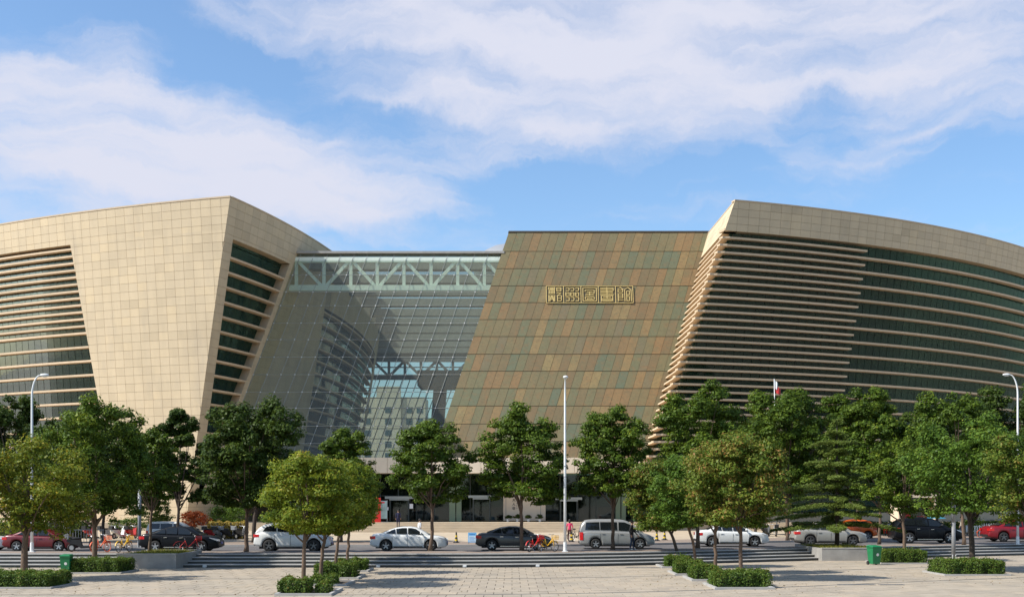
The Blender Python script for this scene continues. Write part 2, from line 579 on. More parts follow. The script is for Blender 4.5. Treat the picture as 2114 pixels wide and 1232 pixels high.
M['red'] = pmat('red_paint', (0.52, 0.018, 0.015), 0.42, var=0.08)
M['orange'] = pmat('orange_paint', (0.72, 0.115, 0.03), 0.45, var=0.08)
M['silver'] = pmat('silver_metal', (0.5, 0.5, 0.5), 0.35, metal=0.7, var=0.05)
M['sky_blue'] = pmat('sky_blue_board', (0.20, 0.52, 0.86), 0.45, var=0.03)
M['pale_blue'] = pmat('pale_blue_print', (0.62, 0.80, 0.92), 0.45, var=0.03)
M['blue_print'] = pmat('blue_print', (0.07, 0.28, 0.68), 0.45, var=0.03)
M['wall_cream'] = pmat('cream_wall', (0.68, 0.57, 0.43), 0.7, var=0.04)
M['ink'] = pmat('black_ink', (0.03, 0.028, 0.025), 0.7)
M['red_ink'] = pmat('red_print', (0.42, 0.02, 0.03), 0.6)
M['poster'] = pmat('poster', (0.21, 0.30, 0.31), 0.4, var=0.45, vscale=1.1)
M['pale_green'] = pmat('green_glass_panel', (0.20, 0.26, 0.165), 0.3, var=0.15, vscale=0.5)
M['portal'] = pmat('portal_metal', (0.33, 0.35, 0.32), 0.4, metal=0.3, var=0.06)
M['pot'] = pmat('white_pot', (0.62, 0.60, 0.56), 0.4)
M['skin'] = pmat('skin', (0.42, 0.25, 0.17), 0.55, var=0.05)
M['hair'] = pmat('hair', (0.015, 0.012, 0.010), 0.6)
M['far_wall'] = pmat('far_wall', (0.52, 0.46, 0.36), 0.8, var=0.06)
M['far_window'] = pmat('far_window', (0.06, 0.09, 0.10), 0.2, var=0.1)
GREEN = [(0.0, (0.034, 0.063, 0.008)), (0.45, (0.073, 0.121, 0.013)), (0.8, (0.131, 0.188, 0.018)), (1.0, (0.211, 0.241, 0.025))]
M['leaf'] = leaf_mat('street_tree_leaf', GREEN)
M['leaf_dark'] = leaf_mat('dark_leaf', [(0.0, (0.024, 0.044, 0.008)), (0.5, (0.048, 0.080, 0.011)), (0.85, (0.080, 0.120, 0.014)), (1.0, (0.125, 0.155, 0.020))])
M['leaf_globe'] = leaf_mat('clipped_tree_leaf', [(0.0, (0.052, 0.090, 0.010)), (0.4, (0.120, 0.175, 0.016)), (0.75, (0.235, 0.265, 0.024)), (0.95, (0.310, 0.270, 0.036)), (1.0, (0.300, 0.195, 0.045))], 0.34)
M['leaf_rust'] = leaf_mat('rust_tipped_leaf', [(0.0, (0.043, 0.079, 0.011)), (0.42, (0.092, 0.146, 0.018)), (0.74, (0.175, 0.198, 0.029)), (0.92, (0.237, 0.168, 0.040)), (1.0, (0.294, 0.150, 0.046))])
M['leaf_yellow'] = leaf_mat('yellowing_leaf', [(0.0, (0.046, 0.076, 0.009)), (0.45, (0.115, 0.155, 0.014)), (0.82, (0.210, 0.220, 0.019)), (1.0, (0.340, 0.240, 0.022))])
M['leaf_bright'] = leaf_mat('bright_leaf', [(0.0, (0.044, 0.088, 0.013)), (0.5, (0.090, 0.160, 0.019)), (0.85, (0.150, 0.220, 0.027)), (1.0, (0.240, 0.235, 0.032))])
M['leaf_hedge'] = leaf_mat('hedge_leaf', [(0.0, (0.036, 0.070, 0.012)), (0.5, (0.078, 0.132, 0.020)), (0.88, (0.135, 0.180, 0.028)), (1.0, (0.210, 0.170, 0.040))], 0.25)
M['leaf_red'] = leaf_mat('red_shrub_leaf', [(0.0, (0.108, 0.024, 0.007)), (0.5, (0.238, 0.055, 0.012)), (1.0, (0.324, 0.105, 0.020))])
M['leaf_gold'] = leaf_mat('golden_hedge_leaf', [(0.0, (0.173, 0.130, 0.019)), (0.5, (0.356, 0.270, 0.051)), (1.0, (0.562, 0.440, 0.128))])
M['needle'] = leaf_mat('cedar_needle', [(0.0, (0.085, 0.130, 0.032)), (0.5, (0.160, 0.220, 0.048)), (1.0, (0.260, 0.310, 0.075))], 0.3)
M['grass'] = leaf_mat('grass_blade', [(0.0, (0.115, 0.123, 0.018)), (0.5, (0.210, 0.217, 0.028)), (1.0, (0.344, 0.290, 0.050))])
M['hedge_core'] = pmat('hedge_dark_filler', (0.022, 0.026, 0.012), 0.95)  # dark colour of the filler box added inside hedges

# ------------------------------------------------------------------ ground, plaza, steps, road
_gx = np.linspace(-120, 140, 1041)
_gy = np.interp(_gx, [-120, -2, 3, 6.6, 12, 17, 25, 33, 50, 80, 140], [0, 0, 0.7, 1.9, 4.3, 7.0, 10.6, 14.0, 20.0, 27.0, 34.0])
_k = np.ones(25) / 25
_gy = np.convolve(np.pad(_gy, 12, mode='edge'), _k, mode='valid')


def gc(x):
    """how far the curved plaza edge swings back at x"""
    return float(np.interp(x, _gx, _gy))


XS = [x * 2.0 for x in range(-40, 61)]


def strip(name, ya, yb, z, mat, xs=XS, front=None, mat2=None, parent=None):
    b = MB()
    for x0, x1 in zip(xs[:-1], xs[1:]):
        q = [(x0, ya + gc(x0), z), (x1, ya + gc(x1), z), (x1, yb + gc(x1), z), (x0, yb + gc(x0), z)]
        b.add(q, [(0, 1, 2, 3)], 0)
        if front is not None:
            b.add([(x0, ya + gc(x0), front), (x1, ya + gc(x1), front), q[1], q[0]], [(0, 1, 2, 3)], 1)
    o = b.build(name, [mat, mat2 or mat], parent)
    if parent is None:
        tag(o, kind='structure')
    return o


b = MB()
b.add([(-3000, -600, -0.06), (3000, -600, -0.06), (3000, 5000, -0.06), (-3000, 5000, -0.06)], [(0, 1, 2, 3)])
tag(b.build('ground', M['ground']), kind='structure')
plaza = strip('plaza', 20.0, 62.2, -0.03, M['paver_joint'])

# paving slabs, each with its own edges; dark bands cross the plaza every nine metres
rng = random.Random(5)
slabs = []
bands = [61.85, 52.8, 43.75, 34.7, 25.65]
for bi in range(4):
    y_hi, y_lo = bands[bi] - (0.0 if bi == 0 else 0.14), bands[bi + 1] + 0.14
    n = 8
    dy = (y_hi - y_lo) / n
    for r in range(n):
        ya, yb = y_lo + r * dy, y_lo + (r + 1) * dy
        half = 0.5 * (yb + 16) * (2114 / F) + 1.5
        x = -half + (0.35 if r % 2 else 0.0)
        x = math.floor(x / 0.7) * 0.7 + (0.35 if r % 2 else 0)
        while x < half:
            if yb + gc(x) < 40.5 or abs(x) > 0.5 * (yb + gc(x) + 2) * (2114 / F) + 1.5:
                x += 0.7
                continue
            slabs.append((x, x + 0.7, ya, yb, rng.random(), rng.uniform(-0.003, 0.003)))
            x += 0.7
slabs.sort(key=lambda s: -(1.0 / ((s[2] + gc(s[0])) ** 3)) if abs(proj((s[0], s[2] + gc(s[0]), 0))[0] - CX) < 1057 and proj((s[0], s[2] + gc(s[0]), 0))[1] < 1236 else 1.0)


def slab_mb(b, s):
    x0, x1, ya, yb, t, dz = s
    g_ = 0.012
    x0 += g_; x1 -= g_; ya += g_; yb -= g_
    lo, hi = -0.028, 0.0 + dz
    vs = [(x0, ya + gc(x0), lo), (x1, ya + gc(x1), lo), (x1, yb + gc(x1), lo), (x0, yb + gc(x0), lo)]
    vs += [(p[0], p[1], hi) for p in vs]
    b.add(vs, [(4, 5, 6, 7), (0, 1, 5, 4), (1, 2, 6, 5), (2, 3, 7, 6), (3, 0, 4, 7)], 0, max(t, 0.001))


for s in slabs[:300]:
    b = MB()
    slab_mb(b, s)
    b.build('paving_slab', M['paver'], plaza)
b = MB()
for s in slabs[300:]:
    slab_mb(b, s)
tag(b.build('paving_slabs', M['paver'], plaza), kind='stuff')
for yb_ in bands[1:4]:
    strip('paving_band', yb_ - 0.13, yb_ + 0.13, -0.008, M['band'], parent=plaza)

stairs = tag(empty('plaza_steps', (0, 62.2, 0)), kind='structure')
STEP_Y0, STEP_T, STEP_R = 62.2, 0.87, 0.15
for k in range(4):
    ya = STEP_Y0 + STEP_T * k
    b = MB()
    zt, zb = STEP_R * (k + 1), STEP_R * k - (0.06 if k == 0 else 0.0)
    yend = ya + STEP_T + 0.05
    for x0, x1 in zip(XS[:-1], XS[1:]):
        A = lambda x, y: (x, y + gc(x))
        t_ = rng.random()
        # riser set back under a 5 cm nosing slab
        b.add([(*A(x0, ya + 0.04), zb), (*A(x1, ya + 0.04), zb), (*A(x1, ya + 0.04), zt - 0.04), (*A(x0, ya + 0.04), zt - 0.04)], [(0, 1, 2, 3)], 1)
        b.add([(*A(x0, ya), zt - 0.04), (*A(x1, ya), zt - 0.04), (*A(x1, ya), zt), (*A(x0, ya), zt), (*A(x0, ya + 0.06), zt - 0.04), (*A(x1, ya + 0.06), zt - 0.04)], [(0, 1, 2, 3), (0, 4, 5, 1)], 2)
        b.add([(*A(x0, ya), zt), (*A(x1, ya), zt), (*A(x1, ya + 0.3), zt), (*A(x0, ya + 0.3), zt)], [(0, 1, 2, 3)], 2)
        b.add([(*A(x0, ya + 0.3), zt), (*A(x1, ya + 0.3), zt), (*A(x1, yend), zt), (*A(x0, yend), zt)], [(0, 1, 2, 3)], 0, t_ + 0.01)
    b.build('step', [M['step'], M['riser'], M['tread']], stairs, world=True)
Y_TOP = STEP_Y0 + 4 * STEP_T - 0.02
strip('sidewalk', Y_TOP - 0.03, 68.0, 0.604, M['walk'])
strip('kerb', 68.0, 68.18, 0.612, M['kerb'])
strip('road', 68.18, 78.0, 0.48, M['asphalt'])
strip('far_kerb', 78.0, 78.2, 0.614, M['kerb'], front=0.47)
strip('far_pavement', 78.2, 84.5, 0.606, M['walk'])
b = MB()
for x0, x1 in zip(XS[:-1], XS[1:]):
    b.add([(x0, 84.4 + gc(x0), 0.60), (x1, 84.4 + gc(x1), 0.60), (x1, 420, 0.60), (x0, 420, 0.60)], [(0, 1, 2, 3)])
tag(b.build('forecourt', M['court']), kind='structure')
strip('road_edge_line', 68.55, 68.68, 0.485, M['white_paint'])

# entrance stairs in front of the doors
est = tag(empty('entrance_steps', (-2, 111, 0.6)), kind='structure')
PLAT_Z = 1.4
for k in range(6):
    b = MB()
    y0 = 110.4 + 1.1 * k
    b.box(-24, 15, y0, 117.5 if k == 5 else y0 + 1.16, 0.6, 0.6 + (PLAT_Z - 0.6) / 6 * (k + 1), 0)
    o = b.build('step', M['court'], est, world=True)
b = MB()
b.box(-60, 62, 117.4, 215, 0.5, PLAT_Z - 0.004)
tag(b.build('platform', M['court']), kind='structure')

# step lights on the lowest riser
for i, px in enumerate((428, 783, 960, 1110)):
    p = G(px, 1169, 0)
    y = STEP_Y0 + gc(p.x)
    b = MB()
    b.box(-0.10, 0.10, -0.07, 0.07, 0.0, 0.11, 0)
    b.box(-0.08, 0.08, -0.078, -0.068, 0.015, 0.095, 1)
    o = b.build('step_light', [M['white_paint'], M['lens']])
    o.location = (p.x, y - 0.04, 0.0)
    tag(o, ['small white step light right of the raised granite planter', 'small white step light in the shade of the clipped trees', 'small white step light below the tree by the white sedan', 'small white step light below the tree by the dark grey sedan'][i], 'step light', 'white lights on the lowest step')


def planter(x0, x1, y0, y1, h, label):
    root = empty('raised_planter', ((x0 + x1) / 2, (y0 + y1) / 2, 0))
    b = MB()
    cx, cy = (x0 + x1) / 2, (y0 + y1) / 2
    w = 0.22
    for (a, c, d, e) in ((x0, x1, y0, y0 + w), (x0, x1, y1 - w, y1), (x0, x0 + w, y0 + w, y1 - w), (x1 - w, x1, y0 + w, y1 - w)):
        b.box(a - cx, c - cx, d - cy, e - cy, -0.05, h)
    b.build('wall', M['planter'], root)
    b = MB()
    b.box(x0 + w - cx, x1 - w - cx, y0 + w - cy, y1 - w - cy, 0, h - 0.06)
    b.build('soil', M['earth'], root)
    for (ya_, yb_) in ((y0 - cy - 0.02, y0 - cy + w), (y1 - cy - w, y1 - cy + 0.02)):
        b = MB()
        b.box(x0 - cx - 0.02, x1 - cx + 0.02, ya_, yb_, h, h + 0.05)
        b.build('coping', M['kerb'], root)
    rr = np.random.default_rng(int(abs(cx) * 10))
    n = 2600
    gx = rr.uniform(x0 + w, x1 - w, n) - cx
    gy_ = rr.uniform(y0 + w, y1 - w, n) - cy
    gh = rr.uniform(0.08, 0.24, n)
    an = rr.uniform(0, 2 * np.pi, n)
    ln = rr.normal(0, 0.05, (n, 2))
    wd = 0.018
    v = np.zeros((n, 3, 3))
    v[:, 0] = np.c_[gx - np.cos(an) * wd, gy_ - np.sin(an) * wd, np.full(n, h - 0.07)]
    v[:, 1] = np.c_[gx + np.cos(an) * wd, gy_ + np.sin(an) * wd, np.full(n, h - 0.07)]
    v[:, 2] = np.c_[gx + ln[:, 0], gy_ + ln[:, 1], h - 0.06 + gh]
    o = raw_tris('grass', v.reshape(-1, 3), 3, rr.random(n), M['grass'], root)
    o['kind'] = 'stuff'
    tag(root, label, 'planter')
    return root


def raw_tris(name, verts, nside, tint, mat, parent=None):
    """many small faces (nside corners each) as one mesh"""
    nf = len(verts) // nside
    me = bpy.data.meshes.new(name)
    me.vertices.add(len(verts))
    me.vertices.foreach_set('co', np.asarray(verts, dtype=np.float32).ravel())
    me.loops.add(nf * nside)
    me.loops.foreach_set('vertex_index', np.arange(nf * nside, dtype=np.int32))
    me.polygons.add(nf)
    me.polygons.foreach_set('loop_start', np.arange(0, nf * nside, nside, dtype=np.int32))
    at = me.attributes.new('tint', 'FLOAT', 'FACE')
    at.data.foreach_set('value', np.asarray(tint, dtype=np.float32))
    me.materials.append(mat)
    me.update(calc_edges=True)
    o = bpy.data.objects.new(name, me)
    COL.objects.link(o)
    if parent is not None:
        o.parent = parent
    return o


planter(-20.7, -17.6, 60.9, 66.0, 0.74, 'grey granite raised planter with grass left of the plaza steps')
planter(18.4, 22.0, 69.0, 75.6, 0.72, 'pale granite raised planter with grass under the cedar')

# ------------------------------------------------------------------ the library
ZR = 3.5 + 628.6 / F * 112.0           # roof level
LIB = empty('library_building', (0, 120, PLAT_Z))
tag(LIB, 'large modern library with flared sandstone wings, bronze wall and glass atrium', 'building')


def roof_pts(lst):
    out = []
    for px, py in lst:
        Y = (ZR - H) * F / (CY - py)
        out.append(((px - CX) / F * Y, Y))
    return np.array(out)


class Curve:
    def __init__(s, pts, deg=None, ext=None):
        pts = np.array(pts, dtype=float)
        d = np.r_[0, np.cumsum(np.hypot(*np.diff(pts, axis=0).T))]
        s.u, s.pts = d, pts
        s.px = np.polyfit(d, pts[:, 0], deg)
        s.py = np.polyfit(d, pts[:, 1], deg)
        # pass exactly through the first point
        s.o = pts[0] - np.array([np.polyval(s.px, 0), np.polyval(s.py, 0)])

    def __call__(s, u):
        return np.array([np.polyval(s.px, u), np.polyval(s.py, u)]) + s.o

    def tan(s, u):
        a = s(u + 0.05) - s(u - 0.05)
        return a / np.hypot(*a)


class Face:
    """leaning wall: point(u along the roof line, height z)"""
    def __init__(s, curve, lean=0.0, shift=None, inside=1.0):
        s.c, s.lean, s.shift, s.side = curve, lean, shift, inside

    def n_in(s, u):
        t = s.c.tan(u)
        return np.array([-t[1], t[0]]) * s.side

    def pt(s, u, z, d=0.0):
        q = s.c(u)
        k = (ZR - z) / (ZR - PLAT_Z)
        n = s.n_in(u)
        q = q + n * (s.lean * k + d)
        if s.shift is not None:
            q = q + np.array(s.shift) * k
        return Vector((q[0], q[1], z))

    def solve(s, px, py, u=5.0, z=20.0):
        for _ in range(30):
            f0 = np.array(proj(s.pt(u, z))) - (px, py)
            if np.hypot(*f0) < 0.01:
                break
            ju = (np.array(proj(s.pt(u + 0.01, z))) - (px, py) - f0) / 0.01
            jz = (np.array(proj(s.pt(u, z + 0.01))) - (px, py) - f0) / 0.01
            du = np.linalg.solve(np.array([ju, jz]).T, -f0)
            u += float(np.clip(du[0], -5, 5))
            z += float(np.clip(du[1], -5, 5))
        return u, z


# left wing: sunlit front face (u grows to the left) and shaded side face (u grows backwards)
cL = Curve(roof_pts([(475, 407), (410, 412.5), (345, 418.5), (250, 429), (154, 441), (70, 453.5), (0, 464.4)]), 2)
fL = Face(cL, lean=2.8, inside=-1.0)
uLc, _z = fL.solve(384, 1078, 7, 1.4)                       # foot of the corner
corner_L = lambda z: uLc * (ZR - z) / (ZR - PLAT_Z)
foot = fL.pt(uLc, PLAT_Z)
top = fL.pt(0, ZR)
shL = (foot.x - top.x, foot.y - top.y)
sp = roof_pts([(475, 407), (545.6, 436), (615, 473), (652, 499), (689, 524)])
sp = np.vstack([sp, [(-19.6, 150), (-19.3, 165), (-20.6, 185), (-24.0, 208)]])
cLs = Curve(sp, 4)
fLs = Face(cLs, shift=shL, inside=1.0)
# right wing: shaded front (u grows to the right) and sunlit side (u grows backwards)
cR = Curve(roof_pts([(1517, 415), (1614, 425.7), (1716, 438), (1810, 448.5), (1905, 464), (2010, 485.7), (2114, 515)]), 2)
fR = Face(cR, lean=4.5, inside=1.0)
uRc, _z = fR.solve(1293, 1078, -9, 1.4)
corner_R = lambda z: uRc * (ZR - z) / (ZR - PLAT_Z)
foot = fR.pt(uRc, PLAT_Z)
top = fR.pt(0, ZR)
shR = (foot.x - top.x, foot.y - top.y)
cRs = Curve([(top.x, top.y), (top.x - 0.1, top.y + 7), (top.x - 0.25, top.y + 14.4), (top.x - 0.5, top.y + 25)], 1)
fRs = Face(cRs, shift=shR, inside=-1.0)

# plane shared by the bronze wall and the atrium glass
BZ0, BY0, BS = 8.2, 120.06, 0.30
planeY = lambda z: BY0 + BS * (z - BZ0)
K_SKEW = (-0.37 - -8.25) / (33.2 - 8.2)


def plane_pt(s, z, d=0.0):
    """s: sideways position measured at the foot of the plane, d: distance behind it"""
    return Vector((s + K_SKEW * (z - BZ0), planeY(z) + d, z))


def plane_solve(px, py, d=0.0):
    z = 20.0
    for _ in range(40):
        Y = planeY(z) + d
        z = H + (CY - py) / F * Y
    Y = planeY(z) + d
    return (px - CX) / F * Y - K_SKEW * (z - BZ0), z


def clip_poly(poly, a, b, c):
    """keep a*x+b*y<=c"""
    out = []
    n = len(poly)
    for i in range(n):
        p, q = poly[i], poly[(i + 1) % n]
        dp, dq = a * p[0] + b * p[1] - c, a * q[0] + b * q[1] - c
        if dp <= 0:
            out.append(p)
        if (dp < 0 < dq) or (dq < 0 < dp):
            t = dp / (dp - dq)
            out.append((p[0] + (q[0] - p[0]) * t, p[1] + (q[1] - p[1]) * t))
    return out


def clip_convex(cell, region):
    """both counter-clockwise convex polygons"""
    out = cell
    n = len(region)
    for i in range(n):
        p, q = region[i], region[(i + 1) % n]
        a, b = q[1] - p[1], -(q[0] - p[0])
        out = clip_poly(out, a, b, a * p[0] + b * p[1])
        if len(out) < 3:
            return []
    return out


def ccw(poly):
    a = sum(poly[i][0] * poly[(i + 1) % len(poly)][1] - poly[(i + 1) % len(poly)][0] * poly[i][1] for i in range(len(poly)))
    return poly if a > 0 else poly[::-1]


def cells(regions, us, zs, gap):
    """grid cells cut to the regions: list of (u,z) polygons"""
    out = []
    for reg in regions:
        reg = ccw(reg)
        for i in range(len(us) - 1):
            for j in range(len(zs) - 1):
                c = [(us[i] + gap / 2, zs[j] + gap / 2), (us[i + 1] - gap / 2, zs[j] + gap / 2), (us[i + 1] - gap / 2, zs[j + 1] - gap / 2), (us[i] + gap / 2, zs[j + 1] - gap / 2)]
                q = clip_convex(c, reg)
                if len(q) >= 3:
                    ar = abs(sum(q[k][0] * q[(k + 1) % len(q)][1] - q[(k + 1) % len(q)][0] * q[k][1] for k in range(len(q)))) / 2
                    if ar > 0.05:
                        out.append(q)
    return out


def px_area(pts):
    q = [proj(p) for p in pts]
    cx = sum(p[0] for p in q) / len(q)
    cy = sum(p[1] for p in q) / len(q)
    if cx < -5 or cx > 2120 or cy > 1000:
        return 0.0
    return abs(sum(q[k][0] * q[(k + 1) % len(q)][1] - q[(k + 1) % len(q)][0] * q[k][1] for k in range(len(q)))) / 2


rng = random.Random(11)
stone = []          # (area, polygon, inward vector, tint, wall)


def add_stone(fn, n_in, regions, us, zs, wall, gap=0.024, boost=1.0):
    for q in cells(regions, us, zs, gap):
        pts = [fn(u, z) for u, z in q]
        cu = sum(p[0] for p in q) / len(q)
        n = n_in(cu)
        t = min(0.99, max(0.01, rng.gauss(0.5, 0.16)))
        stone.append((px_area(pts) * boost, pts, Vector((n[0], n[1], 0)) * 0.07, t, wall))


def frange(a, b, s):
    out = []
    x = a
    while x < b + 1e-6:
        out.append(x)
        x += s
    return out


def wall_sheet(name, fn, regions, mat, parent, d=0.05, nu=24):
    """backing behind the panels, cut to the same regions"""
    b = MB()
    for reg in regions:
        us = [p[0] for p in reg]
        n = max(1, int((max(us) - min(us)) / 2.0))
        gr = [min(us) + (max(us) - min(us)) * i / n for i in range(n + 1)]
        for q in cells([reg], gr, [min(p[1] for p in reg), max(p[1] for p in reg)], 0.0):
            b.add([fn(u, z, d) for u, z in q], [tuple(range(len(q)))])
    return b.build(name, mat, parent, world=True)


# --- left wing, front
ZB_L = 29.8
uA, zA = fL.solve(145, 505, 17, 29)
uB, zB = fL.solve(200, 810, 17, 14)
bnd_L = lambda z: uA + (uB - uA) * (z - zA) / (zB - zA)
UL_MAX = 46.0
regL = [[(corner_L(ZB_L), ZB_L), (corner_L(ZR), ZR), (UL_MAX, ZR), (UL_MAX, ZB_L)],
        [(corner_L(0.7), 0.7), (corner_L(ZB_L), ZB_L), (bnd_L(ZB_L), ZB_L), (bnd_L(0.7), 0.7)]]
W_FRONT = wall_sheet('stone_wall', fL.pt, regL, M['joint'], LIB)
zs = [ZR - 0.83 * i for i in range(40)][::-1]
add_stone(fL.pt, fL.n_in, regL, frange(-1.2, UL_MAX + 1, 1.12), zs, W_FRONT)

# --- left wing, side
ZW_S = 29.2
u_gl = lambda z: None


def side_u_at_plane(z):
    lo, hi = 0.0, 60.0
    for _ in range(40):
        m_ = (lo + hi) / 2
        if fLs.pt(m_, z).y < planeY(z) + 0.3:
            lo = m_
        else:
            hi = m_
    return lo


ug0, ug1 = side_u_at_plane(8.0), side_u_at_plane(29.0)
ugl = lambda z: ug0 + (ug1 - ug0) * (z - 8.0) / 21.0
wr = lambda z: ugl(z) - 0.9                       # right edge of the louvred window
ZW_B = 7.5
SIDE_END = 96.0
WIN2 = (26.0, 70.0, 9.0, 26.5)                    # louvred window farther back, seen through the atrium
regS = [[(0, ZW_S), (0, ZR), (SIDE_END, ZR), (SIDE_END, ZW_S)],
        [(0, 0.7), (0, ZW_S), (1.45, ZW_S), (1.45, 0.7)],
        [(1.45, 0.7), (1.45, ZW_B), (wr(ZW_B), ZW_B), (wr(0.7), 0.7)],
        [(wr(0.7), 0.7), (wr(ZW_S), ZW_S), (WIN2[0], ZW_S), (WIN2[0], 0.7)],
        [(WIN2[0], WIN2[3]), (WIN2[0], ZW_S), (WIN2[1], ZW_S), (WIN2[1], WIN2[3])],
        [(WIN2[0], 0.7), (WIN2[0], WIN2[2]), (WIN2[1], WIN2[2]), (WIN2[1], 0.7)],
        [(WIN2[1], 0.7), (WIN2[1], ZW_S), (SIDE_END, ZW_S), (SIDE_END, 0.7)]]
W_SIDE = wall_sheet('stone_wall', fLs.pt, regS, M['joint'], LIB)
add_stone(fLs.pt, fLs.n_in, regS[:4], frange(0, 28, 1.45), zs, W_SIDE)
add_stone(fLs.pt, fLs.n_in, regS[:1] + regS[4:], frange(28.0, SIDE_END, 2.9), [z for i, z in enumerate(zs) if i % 2 == 0], W_SIDE, boost=0.0)

# --- right wing band and side
ZB_R = 30.0
UR_MAX = 62.0
regR = [[(corner_R(ZB_R), ZB_R), (corner_R(ZR), ZR), (UR_MAX, ZR), (UR_MAX, ZB_R)]]
W_RIGHT = wall_sheet('stone_wall', fR.pt, regR, M['joint'], LIB)
add_stone(fR.pt, fR.n_in, regR, frange(-2.0, UR_MAX + 1, 1.2), [ZR - 0.72 * i for i in range(6)][::-1], W_RIGHT)
regRs = [[(0, ZB_R), (0, ZR), (17, ZR), (17, ZB_R)]]
W_RSIDE = wall_sheet('stone_wall', fRs.pt, regRs, M['joint'], LIB)
add_stone(fRs.pt, fRs.n_in, regRs, frange(0, 18, 1.4), [ZR - 0.72 * i for i in range(6)][::-1], W_RSIDE)

stone.sort(key=lambda s: -s[0])
for (ar, pts, n, t, wall) in stone[:300]:
    MB().prism(pts, n, 0, t).build('stone_panel', M['stone'], wall, world=True)
b = MB()
for (ar, pts, n, t, wall) in stone[300:]:
    b.prism(pts, n, 0, t)
tag(b.build('stone_panels', M['stone'], LIB, world=True), kind='stuff')


def sweep(fn, us, zlo, zhi, d0, d1, b, m=0, t=0.0):
    """bar of rectangular section that follows a wall"""
    rows = []
    for u in us:
        rows.append([fn(u, zlo, d0), fn(u, zhi, d0), fn(u, zhi, d1), fn(u, zlo, d1)])
    vs = [p for r in rows for p in r]
    fs = []
    for i in range(len(rows) - 1):
        for k in range(4):
            fs.append((i * 4 + k, i * 4 + (k + 1) % 4, (i + 1) * 4 + (k + 1) % 4, (i + 1) * 4 + k))
    fs.append((0, 1, 2, 3))
    e = (len(rows) - 1) * 4
    fs.append((e + 3, e + 2, e + 1, e))
    b.add(vs, fs, m, t)


# copings
for fn, u0, u1 in ((fL.pt, 0, UL_MAX), (fLs.pt, 0.3, SIDE_END), (fR.pt, 0, UR_MAX), (fRs.pt, 0.3, 17)):
    b = MB()
    sweep(fn, frange(u0, u1, 2), ZR, ZR + 0.14, -0.04, 0.7, b)
    b.build('coping', M['fin'], LIB, world=True)

# fins (louvres)
FZ = [29.35 - 0.712 * i for i in range(40)]
fin_w, fin_h = 0.7, 0.19
panes = []           # wing panes: (area, pts, n, t)


def fin(fn_list, z, parent):
    b = MB()
    t = rng.uniform(0.05, 1)
    for fn, u0, u1, st in fn_list:
        n = max(1, int(abs(u1 - u0) / st))
        sweep(fn, [u0 + (u1 - u0) * i / n for i in range(n + 1)], z - fin_h / 2, z + fin_h / 2, 0.0, fin_w, b, 0, t)
    return b.build('fin', M['fin'], parent, world=True)


def soft_reveal(b, fn, u, z0, z1, d1=1.1):
    """stone cheek at the end of a window recess"""
    pass


def add_panes(fn, n_in, regions, us, zs, d, lst, gap=0.06):
    for q in cells(regions, us, zs, gap):
        pts = [fn(u, z, d) for u, z in q]
        cu = sum(p[0] for p in q) / len(q)
        n = n_in(cu)
        lst.append((px_area(pts), pts, Vector((n[0], n[1], 0)) * 0.03, 0.5))


# left front window
LW = tag(empty('louvred_window', (-45, 120, 15), parent=LIB), kind=None)
LW.location = Vector((-45, 120, 15)) - LIB.location
LSIDEW = empty('louvred_window', Vector((-25, 118, 15)) - LIB.location, parent=LIB)
RW = empty('louvred_window', Vector((40, 120, 15)) - LIB.location, parent=LIB)
for i, z in enumerate(FZ):
    if z < 5.0:
        break
    if z < 20.4 and i % 2 == 1:
        continue
    fin([(fL.pt, bnd_L(z) - 0.02, UL_MAX, 1.5)], z, LW)
# window recess cheek, sill and head of the left front window
b = MB()
zl_ = frange(4.0, ZB_L - 0.3, 1.0) + [ZB_L]
for z0, z1 in zip(zl_[:-1], zl_[1:]):
    b.add([fL.pt(bnd_L(z0), z0), fL.pt(bnd_L(z1), z1), fL.pt(bnd_L(z1), z1, 1.2), fL.pt(bnd_L(z0), z0, 1.2)], [(0, 1, 2, 3)])
sweep(fL.pt, frange(bnd_L(ZB_L) - 0.5, UL_MAX, 1.5), ZB_L, ZB_L + 0.2, 0.04, 1.3, b)
b.build('reveal', M['fin'], LW, world=True)
FZ_even = [z for i, z in enumerate(FZ) if i % 2 == 0]
zr_rows = sorted(FZ_even + [30.77])
regLW = [[(bnd_L(4.0), 4.0), (bnd_L(ZB_L), ZB_L), (UL_MAX, ZB_L), (UL_MAX, 4.0)]]
add_panes(fL.pt, fL.n_in, regLW, frange(10, UL_MAX, 0.98), zr_rows, 0.95, panes)
# side window
for i, z in enumerate(FZ_even):
    if 7.8 < z < 29:
        zz = z - 0.45
        fin([(fLs.pt, 1.42, wr(zz) + 0.05, 1.5)], zz, LSIDEW)
b = MB()
zl_ = frange(ZW_B, ZW_S - 0.3, 1.0) + [ZW_S]
for z0, z1 in zip(zl_[:-1], zl_[1:]):
    b.add([fLs.pt(1.45, z0), fLs.pt(1.45, z1), fLs.pt(1.45, z1, 1.2), fLs.pt(1.45, z0, 1.2)], [(0, 1, 2, 3)])
    b.add([fLs.pt(wr(z0), z0), fLs.pt(wr(z1), z1), fLs.pt(wr(z1), z1, 1.2), fLs.pt(wr(z0), z0, 1.2)], [(0, 1, 2, 3)])
sweep(fLs.pt, frange(1.4, wr(ZW_S) + 0.1, 1.5), ZW_S, ZW_S + 0.2, 0.04, 1.3, b)
b.build('reveal', M['fin'], LSIDEW, world=True)
regSW = [[(1.45, ZW_B), (1.45, ZW_S), (wr(ZW_S), ZW_S), (wr(ZW_B), ZW_B)]]
add_panes(fLs.pt, fLs.n_in, regSW, frange(0, 20, 1.3), [z - 0.45 for z in zr_rows], 0.95, panes)
